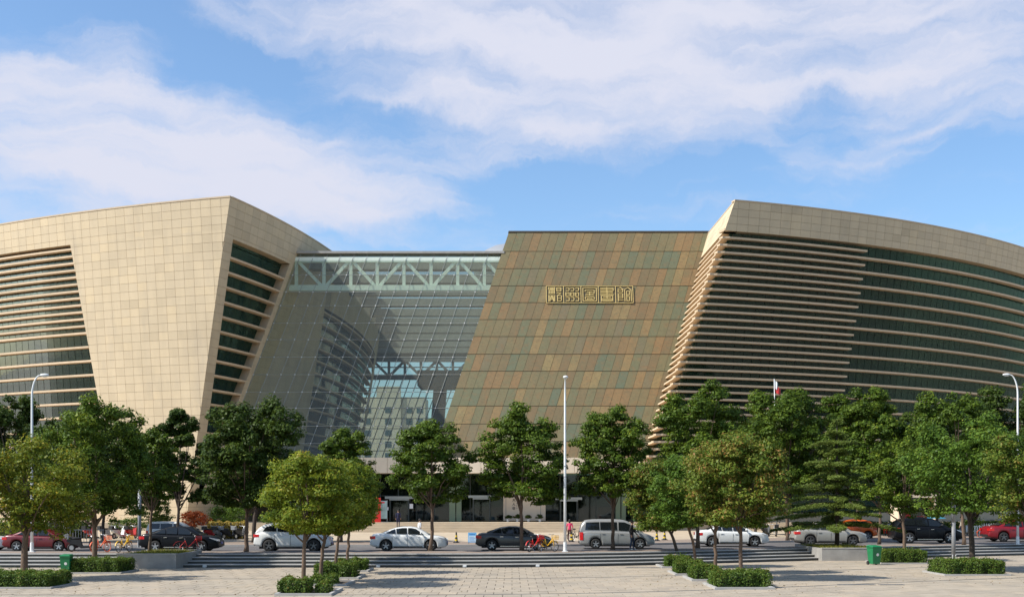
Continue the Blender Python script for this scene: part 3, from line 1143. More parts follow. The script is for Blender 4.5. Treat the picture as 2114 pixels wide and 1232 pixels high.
# the farther side window inside the atrium
LW2 = empty('louvred_window', Vector((-22, 160, 15)) - LIB.location, parent=LIB)
for z in FZ_even:
    if WIN2[2] + 0.3 < z - 0.45 < WIN2[3]:
        fin([(fLs.pt, WIN2[0], WIN2[1], 4)], z - 0.45, LW2)
b = MB()
sweep(fLs.pt, frange(WIN2[0], WIN2[1], 4), WIN2[2] - 0.1, WIN2[3] + 0.1, 0.95, 1.0, b)
b.build('dark_glazing', M['glass_wing'], LW2, world=True)
b = MB()
sweep(fLs.pt, frange(WIN2[0] - 1, WIN2[1] + 1, 4), WIN2[2] - 1, WIN2[3] + 1, 2.4, 2.6, b)
b.build('room_wall', M['interior'], LW2, world=True)

# right wing window
uE0, zE0 = fR.solve(1791, 518, 12, 28)
uE1, zE1 = fR.solve(1746, 796, 9, 14)
end_R = lambda z: uE0 + (uE1 - uE0) * (z - zE0) / (zE1 - zE0)


def side_stop(z):
    """where the sunlit side face of the right wing runs into the bronze wall"""
    lo, hi = 0.0, 25.0
    for _ in range(40):
        m_ = (lo + hi) / 2
        if fRs.pt(m_, z).y < planeY(z) + 0.2:
            lo = m_
        else:
            hi = m_
    return lo


for i, z in enumerate(FZ):
    if z < 4.5:
        break
    u1 = UR_MAX if i % 2 == 1 else end_R(z)
    b = MB()
    t = rng.uniform(0.05, 1)
    uc = corner_R(z)
    n = max(2, int((u1 - uc) / 1.6))
    # mitred at the corner: the front leg starts at the corner itself
    us = [uc + (u1 - uc) * k / n for k in range(n + 1)]
    sweep(fR.pt, us, z - fin_h / 2, z + fin_h / 2, 0.0, fin_w, b, 0, t)
    sweep(fRs.pt, [0.02, side_stop(z) / 2, side_stop(z)], z - fin_h / 2 + 0.002, z + fin_h / 2 - 0.002, 0.0, fin_w, b, 0, t)
    b.build('fin', M['fin'], RW, world=True)
regRW = [[(corner_R(1.4) + 1.0, 1.4), (corner_R(ZB_R) + 1.0, ZB_R), (UR_MAX, ZB_R), (UR_MAX, 1.4)]]
FZ_odd = [z for i, z in enumerate(FZ) if i % 2 == 1]
add_panes(fR.pt, fR.n_in, regRW, frange(-10, UR_MAX, 1.05), sorted(FZ_odd + [30.1, 1.5]), 0.95, panes)
b = MB()
for z0, z1 in zip(frange(1.5, 28.6, 1.9), frange(3.4, 30.5, 1.9)):
    b.add([fRs.pt(0.95, z0, 0.95), fRs.pt(side_stop(z0) + 0.4, z0, 0.95), fRs.pt(side_stop(z1) + 0.4, z1, 0.95), fRs.pt(0.95, z1, 0.95)], [(0, 1, 2, 3)])
b.build('dark_glazing', M['glass_wing'], RW, world=True)
b = MB()
sweep(fR.pt, frange(corner_R(ZB_R), UR_MAX, 1.5), ZB_R, ZB_R + 0.2, 0.04, 1.3, b)
sweep(fRs.pt, [0.5, 8, 16], ZB_R, ZB_R + 0.2, 0.04, 1.3, b)
b.build('reveal', M['fin'], RW, world=True)

panes.sort(key=lambda s: -s[0])
WINP = {id(LW): LW}
for (ar, pts, n, t) in panes[:300]:
    MB().prism(pts, n).build('window_pane', M['glass_wing'], LIB, world=True)
b = MB()
for (ar, pts, n, t) in panes[300:]:
    b.prism(pts, n)
tag(b.build('window_panes', M['glass_wing'], LIB, world=True), kind='stuff')

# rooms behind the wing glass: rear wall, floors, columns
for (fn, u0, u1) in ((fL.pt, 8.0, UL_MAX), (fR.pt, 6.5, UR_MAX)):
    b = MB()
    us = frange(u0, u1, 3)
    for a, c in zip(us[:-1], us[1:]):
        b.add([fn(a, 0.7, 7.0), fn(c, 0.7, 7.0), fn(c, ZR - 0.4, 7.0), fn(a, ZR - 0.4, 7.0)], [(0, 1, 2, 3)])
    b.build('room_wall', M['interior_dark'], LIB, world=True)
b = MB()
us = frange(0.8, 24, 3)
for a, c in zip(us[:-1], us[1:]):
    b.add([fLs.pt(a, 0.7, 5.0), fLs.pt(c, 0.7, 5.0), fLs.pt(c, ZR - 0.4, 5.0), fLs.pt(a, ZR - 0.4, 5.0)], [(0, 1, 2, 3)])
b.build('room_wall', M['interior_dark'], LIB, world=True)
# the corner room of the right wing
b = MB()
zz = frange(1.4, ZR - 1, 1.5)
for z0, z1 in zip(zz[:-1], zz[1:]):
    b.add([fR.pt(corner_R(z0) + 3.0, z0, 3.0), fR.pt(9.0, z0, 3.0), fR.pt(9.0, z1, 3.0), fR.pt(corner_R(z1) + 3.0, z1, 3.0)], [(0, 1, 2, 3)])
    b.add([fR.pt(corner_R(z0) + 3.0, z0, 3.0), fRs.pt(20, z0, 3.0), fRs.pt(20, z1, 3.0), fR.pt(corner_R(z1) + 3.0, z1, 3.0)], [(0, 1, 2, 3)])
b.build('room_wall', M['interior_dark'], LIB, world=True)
for zf in (5.2, 9.5, 13.8, 18.1, 22.4, 26.6):
    for fn, u0, u1 in ((fL.pt, 8.0, UL_MAX), (fR.pt, 5.0, UR_MAX)):
        b = MB()
        sweep(fn, frange(u0, u1, 2), zf, zf + 0.45, 1.3, 7.0, b)
        b.build('floor_slab', M['slab_floor'], LIB, world=True)
for (fn, us) in ((fL.pt, (24, 32, 40)), (fR.pt, (7, 13, 19, 26.5, 34, 41.5, 49))):
    for u in us:
        b = MB()
        b.tube([fn(u, 0.7, 2.2), fn(u, ZR - 0.5, 2.2)], 0.35, 10)
        b.build('column', M['interior_green'], LIB, world=True)
# roofs of the wings
b = MB()
ring = [fL.pt(u, ZR - 0.35, 0.3) for u in frange(0, UL_MAX, 3)][::-1] + [fLs.pt(u, ZR - 0.35, 0.3) for u in frange(1, SIDE_END, 4)] + [Vector((-70, 208, ZR - 0.35))]
b.add(ring, [tuple(range(len(ring)))])
ring = [fRs.pt(u, ZR - 0.35, 0.3) for u in (24, 12, 0.5)] + [fR.pt(u, ZR - 0.35, 0.3) for u in frange(0.5, UR_MAX, 3)] + [Vector((80, 200, ZR - 0.35)), Vector((0.0, 208, ZR - 0.35)), Vector((0.0, 129.5, ZR - 0.35))]
b.add(ring, [tuple(range(len(ring)))])
b.build('roof', M['grey_metal'], LIB, world=True)
b = MB()
e = fL.pt(UL_MAX, ZR, 0.3)
f_ = fL.pt(UL_MAX, 0.7, 0.3)
b.add([e, Vector((-70, 208, ZR)), Vector((-72, 208, 0.7)), f_], [(0, 1, 2, 3)])
e = fR.pt(UR_MAX, ZR, 0.3)
f_ = fR.pt(UR_MAX, 0.7, 0.3)
b.add([e, Vector((80, 200, ZR)), Vector((80, 200, 0.7)), f_], [(0, 1, 2, 3)])
b.build('rear_wall', M['stone'], LIB, world=True)

# --- bronze wall
BRZ = empty('bronze_wall', Vector((4, 120, BZ0)) - LIB.location, parent=LIB)
sL, zT = plane_solve(1050, 480)
s0 = sL
BR_R = s0 + 24.0
rows_y = [480, 519, 554.5, 590, 624.5, 659.5, 694.5, 731, 766, 801.6, 837.5, 874.6, 910.5, 946]
rows_z = [plane_solve(1100, y)[1] for y in rows_y][::-1]
b = MB()
q = [plane_pt(s0 + 0.02, rows_z[0] - 0.02, 0.06), plane_pt(BR_R, rows_z[0] - 0.02, 0.06), plane_pt(BR_R, rows_z[-1], 0.06), plane_pt(s0 + 0.02, rows_z[-1], 0.06)]
b.prism(q, (0, 0.5, 0))
b.build('backing', M['bronze_joint'], BRZ, world=True)
br = []
colw = 0.93
for j in range(len(rows_z) - 1):
    for i in range(26):
        a, c = s0 + i * colw, s0 + (i + 1) * colw
        if a > BR_R - 0.2:
            continue
        g_ = 0.012
        z0, z1 = rows_z[j] + 0.03, rows_z[j + 1] - 0.03
        h = rng.uniform(-0.012, 0.012)
        pts = [plane_pt(a + g_, z0, h), plane_pt(c - g_, z0, h), plane_pt(c - g_, z1, h), plane_pt(a + g_, z1, h)]
        v = rng.random()
        t = 0.22 + 0.42 * v
        r_ = rng.random()
        up = j / 12.0
        if r_ < 0.20 + 0.06 * up: t = rng.uniform(0.72, 0.92)
        elif r_ < 0.40: t = rng.uniform(0.02, 0.2)
        elif r_ > 0.95: t = 0.98
        br.append((px_area(pts), pts, t))
br.sort(key=lambda s: -s[0])
for (ar, pts, t) in br[:300]:
    MB().prism(pts, (0, 0.055, 0), 0, t).build('bronze_panel', M['bronze'], BRZ, world=True)
b = MB()
for (ar, pts, t) in br[300:]:
    b.prism(pts, (0, 0.055, 0), 0, t)
if b.v:
    tag(b.build('bronze_panels', M['bronze'], BRZ, world=True), kind='stuff')
b = MB()
b.prism([plane_pt(s0 - 0.05, rows_z[-1], -0.06), plane_pt(BR_R, rows_z[-1], -0.06), plane_pt(BR_R, rows_z[-1] + 0.18, -0.06), plane_pt(s0 - 0.05, rows_z[-1] + 0.18, -0.06)], (0, 1.0, 0))
b.build('coping', M['bronze_joint'], BRZ, world=True)
# the flank of the bronze wall, which closes the atrium on its right
b = MB()
A0, A1 = plane_pt(s0 + 0.02, BZ0, 0.5), plane_pt(s0 + 0.02, rows_z[-1], 0.5)
b.add([A0, (A0.x, 208, A0.z), (A1.x, 208, A1.z), A1], [(0, 1, 2, 3)])
b.add([(A0.x - 1.6, 124, 1.4), (A0.x - 1.6, 208, 1.4), (A0.x, 208, A0.z), (A0.x, 124, A0.z)], [(0, 1, 2, 3)])
b.build('flank', M['interior'], BRZ, world=True)

# --- atrium
ATR = empty('glass_wall', Vector((-14, 120, BZ0)) - LIB.location, parent=LIB)
gy_list = [524, 532, 568, 603, 631, 667, 701, 737, 773, 809, 842, 879, 915, 946]
GZ = [plane_solve(800, y, 0.3)[1] for y in gy_list][::-1]
cw = 1.46
scols = [s0 - cw * i for i in range(0, 22)][::-1]
# left border: where the side face of the left wing meets the glass
bl = []
for z in (GZ[0], GZ[-1]):
    p = fLs.pt(ugl(z), z)
    bl.append((p.x - K_SKEW * (z - BZ0), z))
regG = [[bl[0], (s0, GZ[0]), (s0, GZ[-1]), bl[1]]]
gp = lambda s, z, d=0.0: plane_pt(s, z, 0.3 + d)
for q in cells(regG, scols, GZ, 0.05):
    pts = [gp(s, z) for s, z in q]
    MB().prism(pts, (0, 0.03, 0)).build('glass_pane', M['glass_atrium'], ATR, world=True)
for s in scols[:-1]:
    z0 = GZ[0]
    # start where the bar leaves the side wall
    zz = [z for z in np.linspace(GZ[0], GZ[-1], 60) if s >= bl[0][0] + (bl[1][0] - bl[0][0]) * (z - GZ[0]) / (GZ[-1] - GZ[0])]
    if len(zz) < 2:
        continue
    b = MB()
    b.bar(gp(s, zz[0], -0.03), gp(s, zz[-1], -0.03), 0.05, 0.06, up=(0, 1, 0))
    b.build('mullion', M['mullion'], ATR, world=True)
for z in GZ[1:]:
    x0 = bl[0][0] + (bl[1][0] - bl[0][0]) * (z - GZ[0]) / (GZ[-1] - GZ[0])
    b = MB()
    b.bar(gp(x0, z, -0.02), gp(s0, z, -0.02), 0.05, 0.05, up=(0, 0, 1))
    b.build('transom', M['mullion'], ATR, world=True)
b = MB()
for s in scols:
    for z in GZ[1:-1]:
        x0 = bl[0][0] + (bl[1][0] - bl[0][0]) * (z - GZ[0]) / (GZ[-1] - GZ[0])
        if s > x0:
            p = gp(s, z, -0.09)
            b.box(p.x - 0.05, p.x + 0.05, p.y - 0.03, p.y + 0.04, p.z - 0.05, p.z + 0.05)
tag(b.build('glass_fittings', M['white_paint'], ATR, world=True), kind='stuff')

# truss behind the top of the glass
TRS = empty('roof_truss', Vector((-10, 126, 28)) - LIB.location, parent=LIB)
dT = 1.0


def tp(px, py):
    s, z = plane_solve(px, py, dT)
    z0 = plane_solve(800, 565, dT)[1]
    return Vector(((px - CX) / F * (planeY(z0) + dT), planeY(z0) + dT, H + (CY - py) / F * (planeY(z0) + dT)))


def tbar(name, a, c, w):
    MB().bar(tp(*a), tp(*c), w, w, up=(0, 1, 0)).build(name, M['steel_green'], TRS, world=True)


tbar('chord', (608, 537), (1052, 537), 0.55)
tbar('chord', (592, 595), (1040, 595), 0.62)
vx = [612, 669, 724.5, 779, 834, 890, 945, 1000]
for i, x in enumerate(vx):
    tbar('post', (x, 540), (x, 592), 0.34)
for i in range(len(vx) - 1):
    if i % 2 == 0:
        tbar('brace', (vx[i] + 4, 540), (vx[i + 1] - 3, 592), 0.34)
    else:
        tbar('brace', (vx[i] + 3, 592), (vx[i + 1] - 4, 540), 0.34)
tbar('brace', (vx[-1] + 3, 540), (1040, 580), 0.34)

# atrium roof edge and roof of beams with skylights between them
zro = GZ[-1]
b = MB()
yro = planeY(zro) + 0.1
xl = fLs.pt(ugl(29), zro).x
b.box(xl - 0.4, s0 + K_SKEW * (zro - BZ0) + 0.3, yro - 0.15, yro + 1.6, zro, zro + 0.24)
b.build('roof_edge', M['kerb'], LIB, world=True)
for k in range(10):
    y = yro + 4 + k * 8.2
    b = MB()
    b.box(-32, 2.0, y, y + 1.5, zro - 0.9, zro + 0.1)
    b.build('roof_beam', M['interior'], LIB, world=True)
b = MB()
b.add([(-32, yro + 1.6, zro + 0.12), (2, yro + 1.6, zro + 0.12), (2, 206, zro + 0.12), (-32, 206, zro + 0.12)], [(0, 1, 2, 3)])
b.build('skylight', M['glass_far'], LIB, world=True)
# dome that shows above the roof edge
b = MB()
b.ball((0.0, 150, zro + 2.9), (5.0, 5.0, 3.2), 24, 12)
b.build('roof_dome', M['lamp_grey'], LIB, smooth=True, world=True)

# far end of the atrium
FAR = empty('rear_glass_wall', Vector((-14, 205, 1.4)) - LIB.location, parent=LIB)
YF = 205.0
fx = lambda px: (px - CX) / F * YF
fz = lambda py: H + (CY - py) / F * YF
b = MB()
b.bar((fx(740), YF, fz(742)), (fx(1060), YF, fz(742)), 0.8, 0.8, up=(0, 1, 0))
b.bar((fx(735), YF, fz(779)), (fx(1060), YF, fz(779)), 0.8, 0.8, up=(0, 1, 0))
b.bar((fx(735), YF, fz(758)), (fx(1060), YF, fz(758)), 0.2, 0.2, up=(0, 1, 0))
x0 = 770
i = 0
while x0 < 1050:
    b.bar((fx(x0), YF, fz(742)), (fx(x0), YF, fz(779)), 0.45, 0.45, up=(0, 1, 0))
    if i % 2 == 0:
        b.bar((fx(x0), YF, fz(744)), (fx(x0 + 33), YF, fz(777)), 0.45, 0.45, up=(0, 1, 0))
    else:
        b.bar((fx(x0), YF, fz(777)), (fx(x0 + 33), YF, fz(744)), 0.45, 0.45, up=(0, 1, 0))
    x0 += 33
    i += 1
b.build('truss', M['grey_metal'], FAR, world=True)
b = MB()
x0 = 600
while x0 < 1060:
    b.bar((fx(x0) - 6, YF + 0.5, 1.4), (fx(x0) + 2.5, YF + 0.5, fz(782)), 0.14, 0.14, up=(0, 1, 0))
    x0 += 15.5
for y in (800, 821, 842, 863, 884, 905, 930, 955):
    b.bar((fx(600), YF + 0.5, fz(y)), (fx(1060), YF + 0.5, fz(y)), 0.12, 0.12, up=(0, 1, 0))
b.build('mullions', M['grey_metal'], FAR, world=True)
b = MB()
b.add([(fx(560), YF + 0.6, 1.4), (fx(1070), YF + 0.6, 1.4), (fx(1070), YF + 0.6, fz(740)), (fx(560), YF + 0.6, fz(740))], [(0, 1, 2, 3)])
b.build('glass_sheet', M['glass_far'], FAR, world=True)
b = MB()
b.box(fx(640), fx(1062), YF + 0.3, YF + 1.5, fz(738), zro + 0.1)
b.build('lintel', M['interior'], FAR, world=True)
b = MB()
b.box(fx(875), fx(990), YF - 14, YF - 6, fz(812), fz(782))
b.build('gallery', M['interior_dark'], FAR, world=True)
b = MB()
b.bar((fx(893), YF - 4, 2), (fx(912), YF - 4, fz(806)), 2.2, 2.2, up=(0, 1, 0))
b.build('column', M['interior_dark'], FAR, world=True)
# galleries along the left side wall of the atrium and the hall floor
for zf in (7.5,):
    b = MB()
    b.box(-34, -7.5, 122, 205, zf - 0.5, zf)
    b.build('gallery_floor', M['slab_floor'], LIB, world=True)

# --- entrance storey under the glass and bronze
ENT = empty('entrance', Vector((-3, 121, PLAT_Z)) - LIB.location, parent=LIB)
ZC0, ZC1 = H + (CY - 976) / F * 119.3, H + (CY - 944) / F * 119.3
x = -26.0
b = MB()
b.box(-27.4, 18.4, 119.42, 124, ZC0 + 0.02, ZC1 - 0.02)
b.build('canopy', M['wall_cream'], ENT, world=True)
while x < 18:
    b = MB()
    b.box(x + 0.02, x + 1.18, 119.3, 119.41, ZC0, ZC1)
    b.build('fascia_panel', M['wall_cream'], ENT, world=True)
    x += 1.2
YE = 123.0
ex = lambda px: (px - CX) / F * YE
ez = lambda py: H + (CY - py) / F * YE
x = ex(600)
while x < ex(1420) - 0.1:
    x2 = x + 1.9
    for z0, z1 in ((PLAT_Z + 0.05, 4.1), (4.16, ZC0 + 0.1)):
        b = MB()
        b.box(x + 0.03, x2 - 0.03, YE, YE + 0.03, z0, z1)
        b.build('entrance_pane', M['glass_door'], ENT, world=True)
    b = MB()
    b.box(x - 0.04, x + 0.04, YE - 0.06, YE + 0.1, PLAT_Z, ZC0 + 0.1)
    b.build('mullion', M['dark_mullion'], ENT, world=True)
    x = x2
b = MB()
b.box(ex(600), ex(1420), YE - 0.05, YE + 0.08, 4.1, 4.16)
b.build('transom', M['dark_mullion'], ENT, world=True)
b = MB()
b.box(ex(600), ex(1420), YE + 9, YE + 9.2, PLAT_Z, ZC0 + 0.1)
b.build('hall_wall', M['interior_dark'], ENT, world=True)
for (xa, xb_) in ((928, 940.5), (942.5, 953), (1270, 1280), (1282, 1291)):
    b = MB()
    b.box(ex(xa), ex(xb_), YE - 0.5, YE - 0.4, PLAT_Z, ZC0)
    b.build('glass_fin_panel', M['pale_green'], ENT, world=True)
for (xa, xb_, ya) in ((798, 856, 1024), (968, 1022, 1022), (1146, 1200, 1026)):
    P0 = empty('door_portal', Vector((ex((xa + xb_) / 2), YE - 1.0, PLAT_Z)) - Vector((-3, 121, PLAT_Z)), parent=ENT)
    b = MB()
    b.box(ex(xa), ex(xb_), YE - 1.6, YE - 0.1, ez(ya + 5), ez(ya))
    b.box(ex(xa + 9), ex(xb_ - 9), YE - 1.65, YE - 0.1, ez(ya + 8), ez(ya + 5.5))
    b.build('lintel', M['portal'], P0, world=True)
    for xj in (ex(xa + 9), ex(xb_ - 9) - 0.12):
        b = MB()
        b.box(xj, xj + 0.12, YE - 1.5, YE - 0.1, PLAT_Z, ez(ya + 8))
        b.build('jamb', M['dark_mullion'], P0, world=True)
    for k in range(2):
        a = ex(xa + 9) + 0.14
        c = ex(xb_ - 9) - 0.14
        m_ = (a + c) / 2
        b = MB()
        b.box(a if k == 0 else m_ + 0.02, m_ - 0.02 if k == 0 else c, YE - 1.0, YE - 0.95, PLAT_Z + 0.04, ez(ya + 9))
        b.build('door_leaf', M['glass_door'], P0, world=True)
# white wall with brushed characters and a red mark
b = MB()
b.box(ex(1039), ex(1126), YE - 0.35, YE - 0.12, PLAT_Z + 0.1, ez(1005))
WW = b.build('feature_wall', M['wall_cream'], ENT, world=True)
for px in (1044.5, 1116):
    b = MB()
    b.box(ex(px) - 0.03, ex(px) + 0.03, YE - 0.36, YE - 0.34, PLAT_Z + 0.1, ez(1005))
    b.build('joint_line', M['interior'], WW, world=True)


def strokes(segs, x0, z0, sc, y, w, b, m=0):
    for (ax, az_, bx_, bz_) in segs:
        b.bar((x0 + ax * sc, y, z0 + az_ * sc), (x0 + bx_ * sc, y, z0 + bz_ * sc), 0.02, w, m=m, up=Vector((-(bz_ - az_), 0, bx_ - ax)))


b = MB()
ren = [(0.5, 1, 0.45, 0.6), (0.45, 0.6, 0.1, 0.05), (0.45, 0.6, 0.9, 0.05)]
kou = [(0.2, 0.85, 0.8, 0.85), (0.2, 0.85, 0.2, 0.15), (0.8, 0.85, 0.8, 0.15), (0.2, 0.15, 0.8, 0.15), (0.2, 0.5, 0.8, 0.5)]
wen = [(0.5, 1.0, 0.5, 0.85), (0.1, 0.8, 0.9, 0.8), (0.75, 0.8, 0.15, 0.05), (0.25, 0.8, 0.9, 0.05)]
da = [(0.1, 0.7, 0.9, 0.7), (0.5, 1, 0.45, 0.65), (0.45, 0.65, 0.1, 0.05), (0.48, 0.65, 0.95, 0.05)]
for i, gl in enumerate((wen, da, ren, kou)):
    strokes(gl, ex(1057.5), ez(1027 + i * 8.2), 0.34, YE - 0.365, 0.05, b)
for i in range(5):
    strokes([(0.3, 0.1, 0.3, 0.9), (0.1, 0.6, 0.5, 0.6), (0.1, 0.25, 0.5, 0.25)], ex(1066), ez(1031 + i * 4.6), 0.17, YE - 0.365, 0.03, b)
b.build('lettering', M['ink'], WW, world=True)
b = MB()
for seg in [(0.0, 1.0, 0.45, 0.2), (0.35, 1.0, 0.2, 0.3), (0.45, 0.75, 1.0, 0.45), (0.6, 0.95, 0.75, 0.1), (0.5, 0.3, 1.0, 0.25)]:
    strokes([seg], ex(1087), ez(1017), 0.62, YE - 0.365, 0.10, b)
b.build('red_mark', M['red_ink'], WW, world=True)
for (px, py, w, h) in ((803, 1049, 0.26, 0.34), (852, 1044, 0.36, 0.5)):
    b = MB()
    b.box(ex(px) - w / 2, ex(px) + w / 2, YE - 1.72, YE - 1.68, ez(py) - h / 2, ez(py) + h / 2)
    b.build('notice', M['white_paint'], ENT, world=True)

# --- golden sign: five seal-script characters in a row of square frames
SGN = empty('sign', plane_pt(2, 25, -0.2) - BRZ.location - LIB.location, parent=BRZ)
sA, zS1 = plane_solve(1128, 588.5, -0.1)
sB, zS0 = plane_solve(1307, 625.5, -0.1)
xA, xB = (1128 - CX) / F * (planeY(25)), (1307 - CX) / F * (planeY(25))
zS1, zS0 = H + (CY - 589) / F * planeY(25), H + (CY - 625.5) / F * planeY(25)
cwid = (xB - xA) / 5


def sg(x, z, d):
    return Vector((x, planeY(z) - d, z))


b = MB()
b.prism([sg(xA, zS0, 0.05), sg(xB, zS0, 0.05), sg(xB, zS1, 0.05), sg(xA, zS1, 0.05)], (0, 0.04, 0))
b.build('back_plate', M['sign_back'], SGN, world=True)
b = MB()
lw = 0.06
b.bar(sg(xA, zS0, 0.1), sg(xB, zS0, 0.1), 0.08, lw)
b.bar(sg(xA, zS1, 0.1), sg(xB, zS1, 0.1), 0.08, lw)
for i in range(6):
    b.bar(sg(xA + i * cwid, zS0, 0.1), sg(xA + i * cwid, zS1, 0.1), 0.08, lw, up=(1, 0, 0))
b.build('frame', M['gold'], SGN, world=True)
# strokes on a 0..10 grid, z up
H_ = lambda x0, x1, z: (x0, z, x1, z)
V_ = lambda x, z0, z1: (x, z0, x, z1)
zheng = [H_(0.4, 5, 9.6), H_(1.2, 4.4, 8.8), V_(0.6, 8.2, 9.9), V_(4.8, 8.2, 9.9), H_(0.9, 4.9, 8.0), V_(1.1, 5.6, 8), V_(2.4, 5.6, 9.8), V_(3.6, 5.6, 9.8), V_(4.7, 5.6, 8), H_(1.1, 4.7, 6.8), H_(0.6, 5.1, 5.6), H_(0.4, 5.2, 4.2),
         H_(0.6, 5, 3.1), H_(0.8, 4.8, 2.3), H_(0.6, 5.0, 1.5), V_(0.9, 0.2, 4.2), V_(4.8, 0.2, 4.2), (2.8, 4.2, 1.4, 0.4), (2.9, 4.2, 4.3, 0.4), H_(0.5, 2.0, 0.5), H_(3.6, 5.0, 0.5),
         H_(6.2, 9, 9.6), V_(6.2, 7.2, 9.6), V_(9, 7.2, 9.6), H_(6.2, 9, 7.2), H_(6.2, 9, 8.4), H_(6.0, 9.3, 5.9), (9.0, 5.9, 6.6, 4.2), H_(6.4, 9.2, 4.2), V_(9.2, 0.8, 4.2), V_(6.6, 0.4, 4.2), H_(6.6, 9.2, 0.6), H_(6.6, 9.2, 2.4)]
zhou = []
for c in (0.6, 3.8, 7.0):
    zhou += [H_(c, c + 2.2, 9.4), V_(c + 2.2, 7.6, 9.4), H_(c, c + 2.2, 7.6), H_(c, c + 2.2, 6.2), V_(c, 3.8, 6.2), H_(c, c + 1.4, 3.9), V_(c + 2.2, 3.6, 6.2), V_(c + 2.2, 0.6, 3.0), H_(c, c + 2.2, 2.9), H_(c, c + 2.2, 0.6), H_(c + 0.2, c + 1.2, 5.1)]
tu = [H_(0.4, 9.6, 9.5), H_(0.4, 9.6, 0.5), V_(0.5, 0.5, 9.5), V_(9.5, 0.5, 9.5), H_(2, 8, 8.0), V_(2, 6.8, 8), V_(8, 5.6, 8), H_(3.0, 7.0, 6.7), V_(5, 4.4, 6.7), H_(2.6, 8, 5.5), H_(1.8, 8.2, 4.3), V_(2, 1.7, 3.2), V_(8, 1.7, 3.2), H_(2, 8, 3.2), H_(3.4, 6.6, 2.1), H_(2, 8, 1.4), V_(3.5, 1.4, 2.2), V_(6.5, 1.4, 2.2)]
shu = [H_(0.6, 9.0, 9.4), H_(0.6, 9.4, 8.5), H_(0.6, 9.2, 7.5), H_(0.6, 9.0, 6.6), H_(0.6, 9.2, 5.6), V_(5, 4.6, 9.9), V_(9.2, 7.5, 9.4), H_(0.4, 9.6, 4.7), V_(1.2, 0.2, 4.1), V_(8.8, 0.2, 4.1), H_(1.2, 8.8, 4.0), H_(2.4, 7.6, 3.0), H_(1.2, 8.8, 2.0), H_(1.2, 8.8, 1.1), H_(1.8, 8.2, 0.4), V_(5, 2.2, 4.0)]
guan = [(2.4, 9.8, 0.5, 8.3), (2.4, 9.8, 4.3, 8.3), H_(1.0, 4.0, 8.0), V_(0.9, 6.6, 8), V_(4.0, 6.6, 8), H_(0.9, 4.0, 6.6), H_(0.9, 4.0, 5.4), V_(0.9, 2.6, 5.4), V_(3.9, 2.6, 5.4), H_(0.9, 3.9, 4.0), H_(0.9, 3.9, 2.7), V_(0.9, 0.3, 2.6), H_(0.9, 4.2, 1.2), V_(5.3, 0.3, 8.4), V_(9.6, 0.3, 8.0), (7.4, 9.8, 5.3, 8.3), (7.4, 9.8, 9.6, 8.0),
        V_(6.6, 0.3, 7.4), H_(6.6, 8.4, 7.4), V_(8.4, 4.7, 7.4), H_(6.6, 8.4, 4.7), V_(8.3, 0.5, 3.6), H_(6.6, 8.3, 3.6), H_(6.6, 8.3, 0.6)]
for i, gl in enumerate((zheng, zhou, tu, shu, guan)):
    b = MB()
    ox, oz = xA + i * cwid + 0.13, zS0 + 0.13
    sx, sz = (cwid - 0.26) / 10, (zS1 - zS0 - 0.26) / 10
    for (a, z0, c, z1) in gl:
        p, q = sg(ox + a * sx, oz + z0 * sz, 0.12), sg(ox + c * sx, oz + z1 * sz, 0.12)
        d = (q - p)
        b.bar(p, q, 0.1, 0.07, up=Vector((-d.z, 0, d.x)))
    b.build('character', M['gold'], SGN, world=True)

# plinth wall and shop windows at the foot of the right wing
b = MB()
sweep(fR.pt, frange(-4, UR_MAX, 2), 0.6, 2.3, 0.5, 0.9, b)
b.build('plinth', M['fin'], LIB, world=True)
b = MB()
sweep(fL.pt, frange(bnd_L(3), UL_MAX, 2), 0.6, 4.0, 0.5, 0.9, b)
b.build('plinth', M['fin'], LIB, world=True)

# apartment house seen through the atrium
APT = empty('apartment_house', (-30, 335, 0.6))
tag(APT, 'cream apartment house seen through the glass atrium', 'building')
b = MB()
b.box(-18, 5, 0, 12, 0, 33)
b.box(-9, -2, -0.6, 0, 0, 36)
b.box(5, 22, 2, 12, 0, 27)
b.build('wall', M['far_wall'], APT)
for fl in range(9):
    for i, x in enumerate((-16, -12.5, -6.5, -0.5, 2.5, 8, 12, 16)):
        if x > 5 and fl > 6:
            continue
        yy = 0 if x < 5 else 2
        if x == -6.5: yy = -0.6
        b = MB()
        b.box(x, x + 1.8, yy - 0.08, yy + 0.02, 2 + fl * 3.3, 3.7 + fl * 3.3)
        b.build('window', M['far_window'], APT)

# ------------------------------------------------------------------ vegetation
def leaf_faces(pos, nrm, L, wid, rr):
    """pointed leaves folded along the midrib: two triangles-pairs as one quad each"""
    n = len(pos)
    nrm = nrm / (np.linalg.norm(nrm, axis=1, keepdims=True) + 1e-9)
    rnd = rr.normal(size=(n, 3))
    tan = np.cross(nrm, rnd)
    tan /= (np.linalg.norm(tan, axis=1, keepdims=True) + 1e-9)
    bit = np.cross(nrm, tan)
    L = (L * rr.uniform(0.7, 1.3, n))[:, None]
    v = np.zeros((n, 4, 3))
    v[:, 0] = pos - tan * L * 0.5
    v[:, 1] = pos + bit * L * wid * 0.5 + tan * L * 0.05
    v[:, 2] = pos + tan * L * 0.5 - nrm * L * 0.12
    v[:, 3] = pos - bit * L * wid * 0.5 + tan * L * 0.05
    return v.reshape(-1, 3)


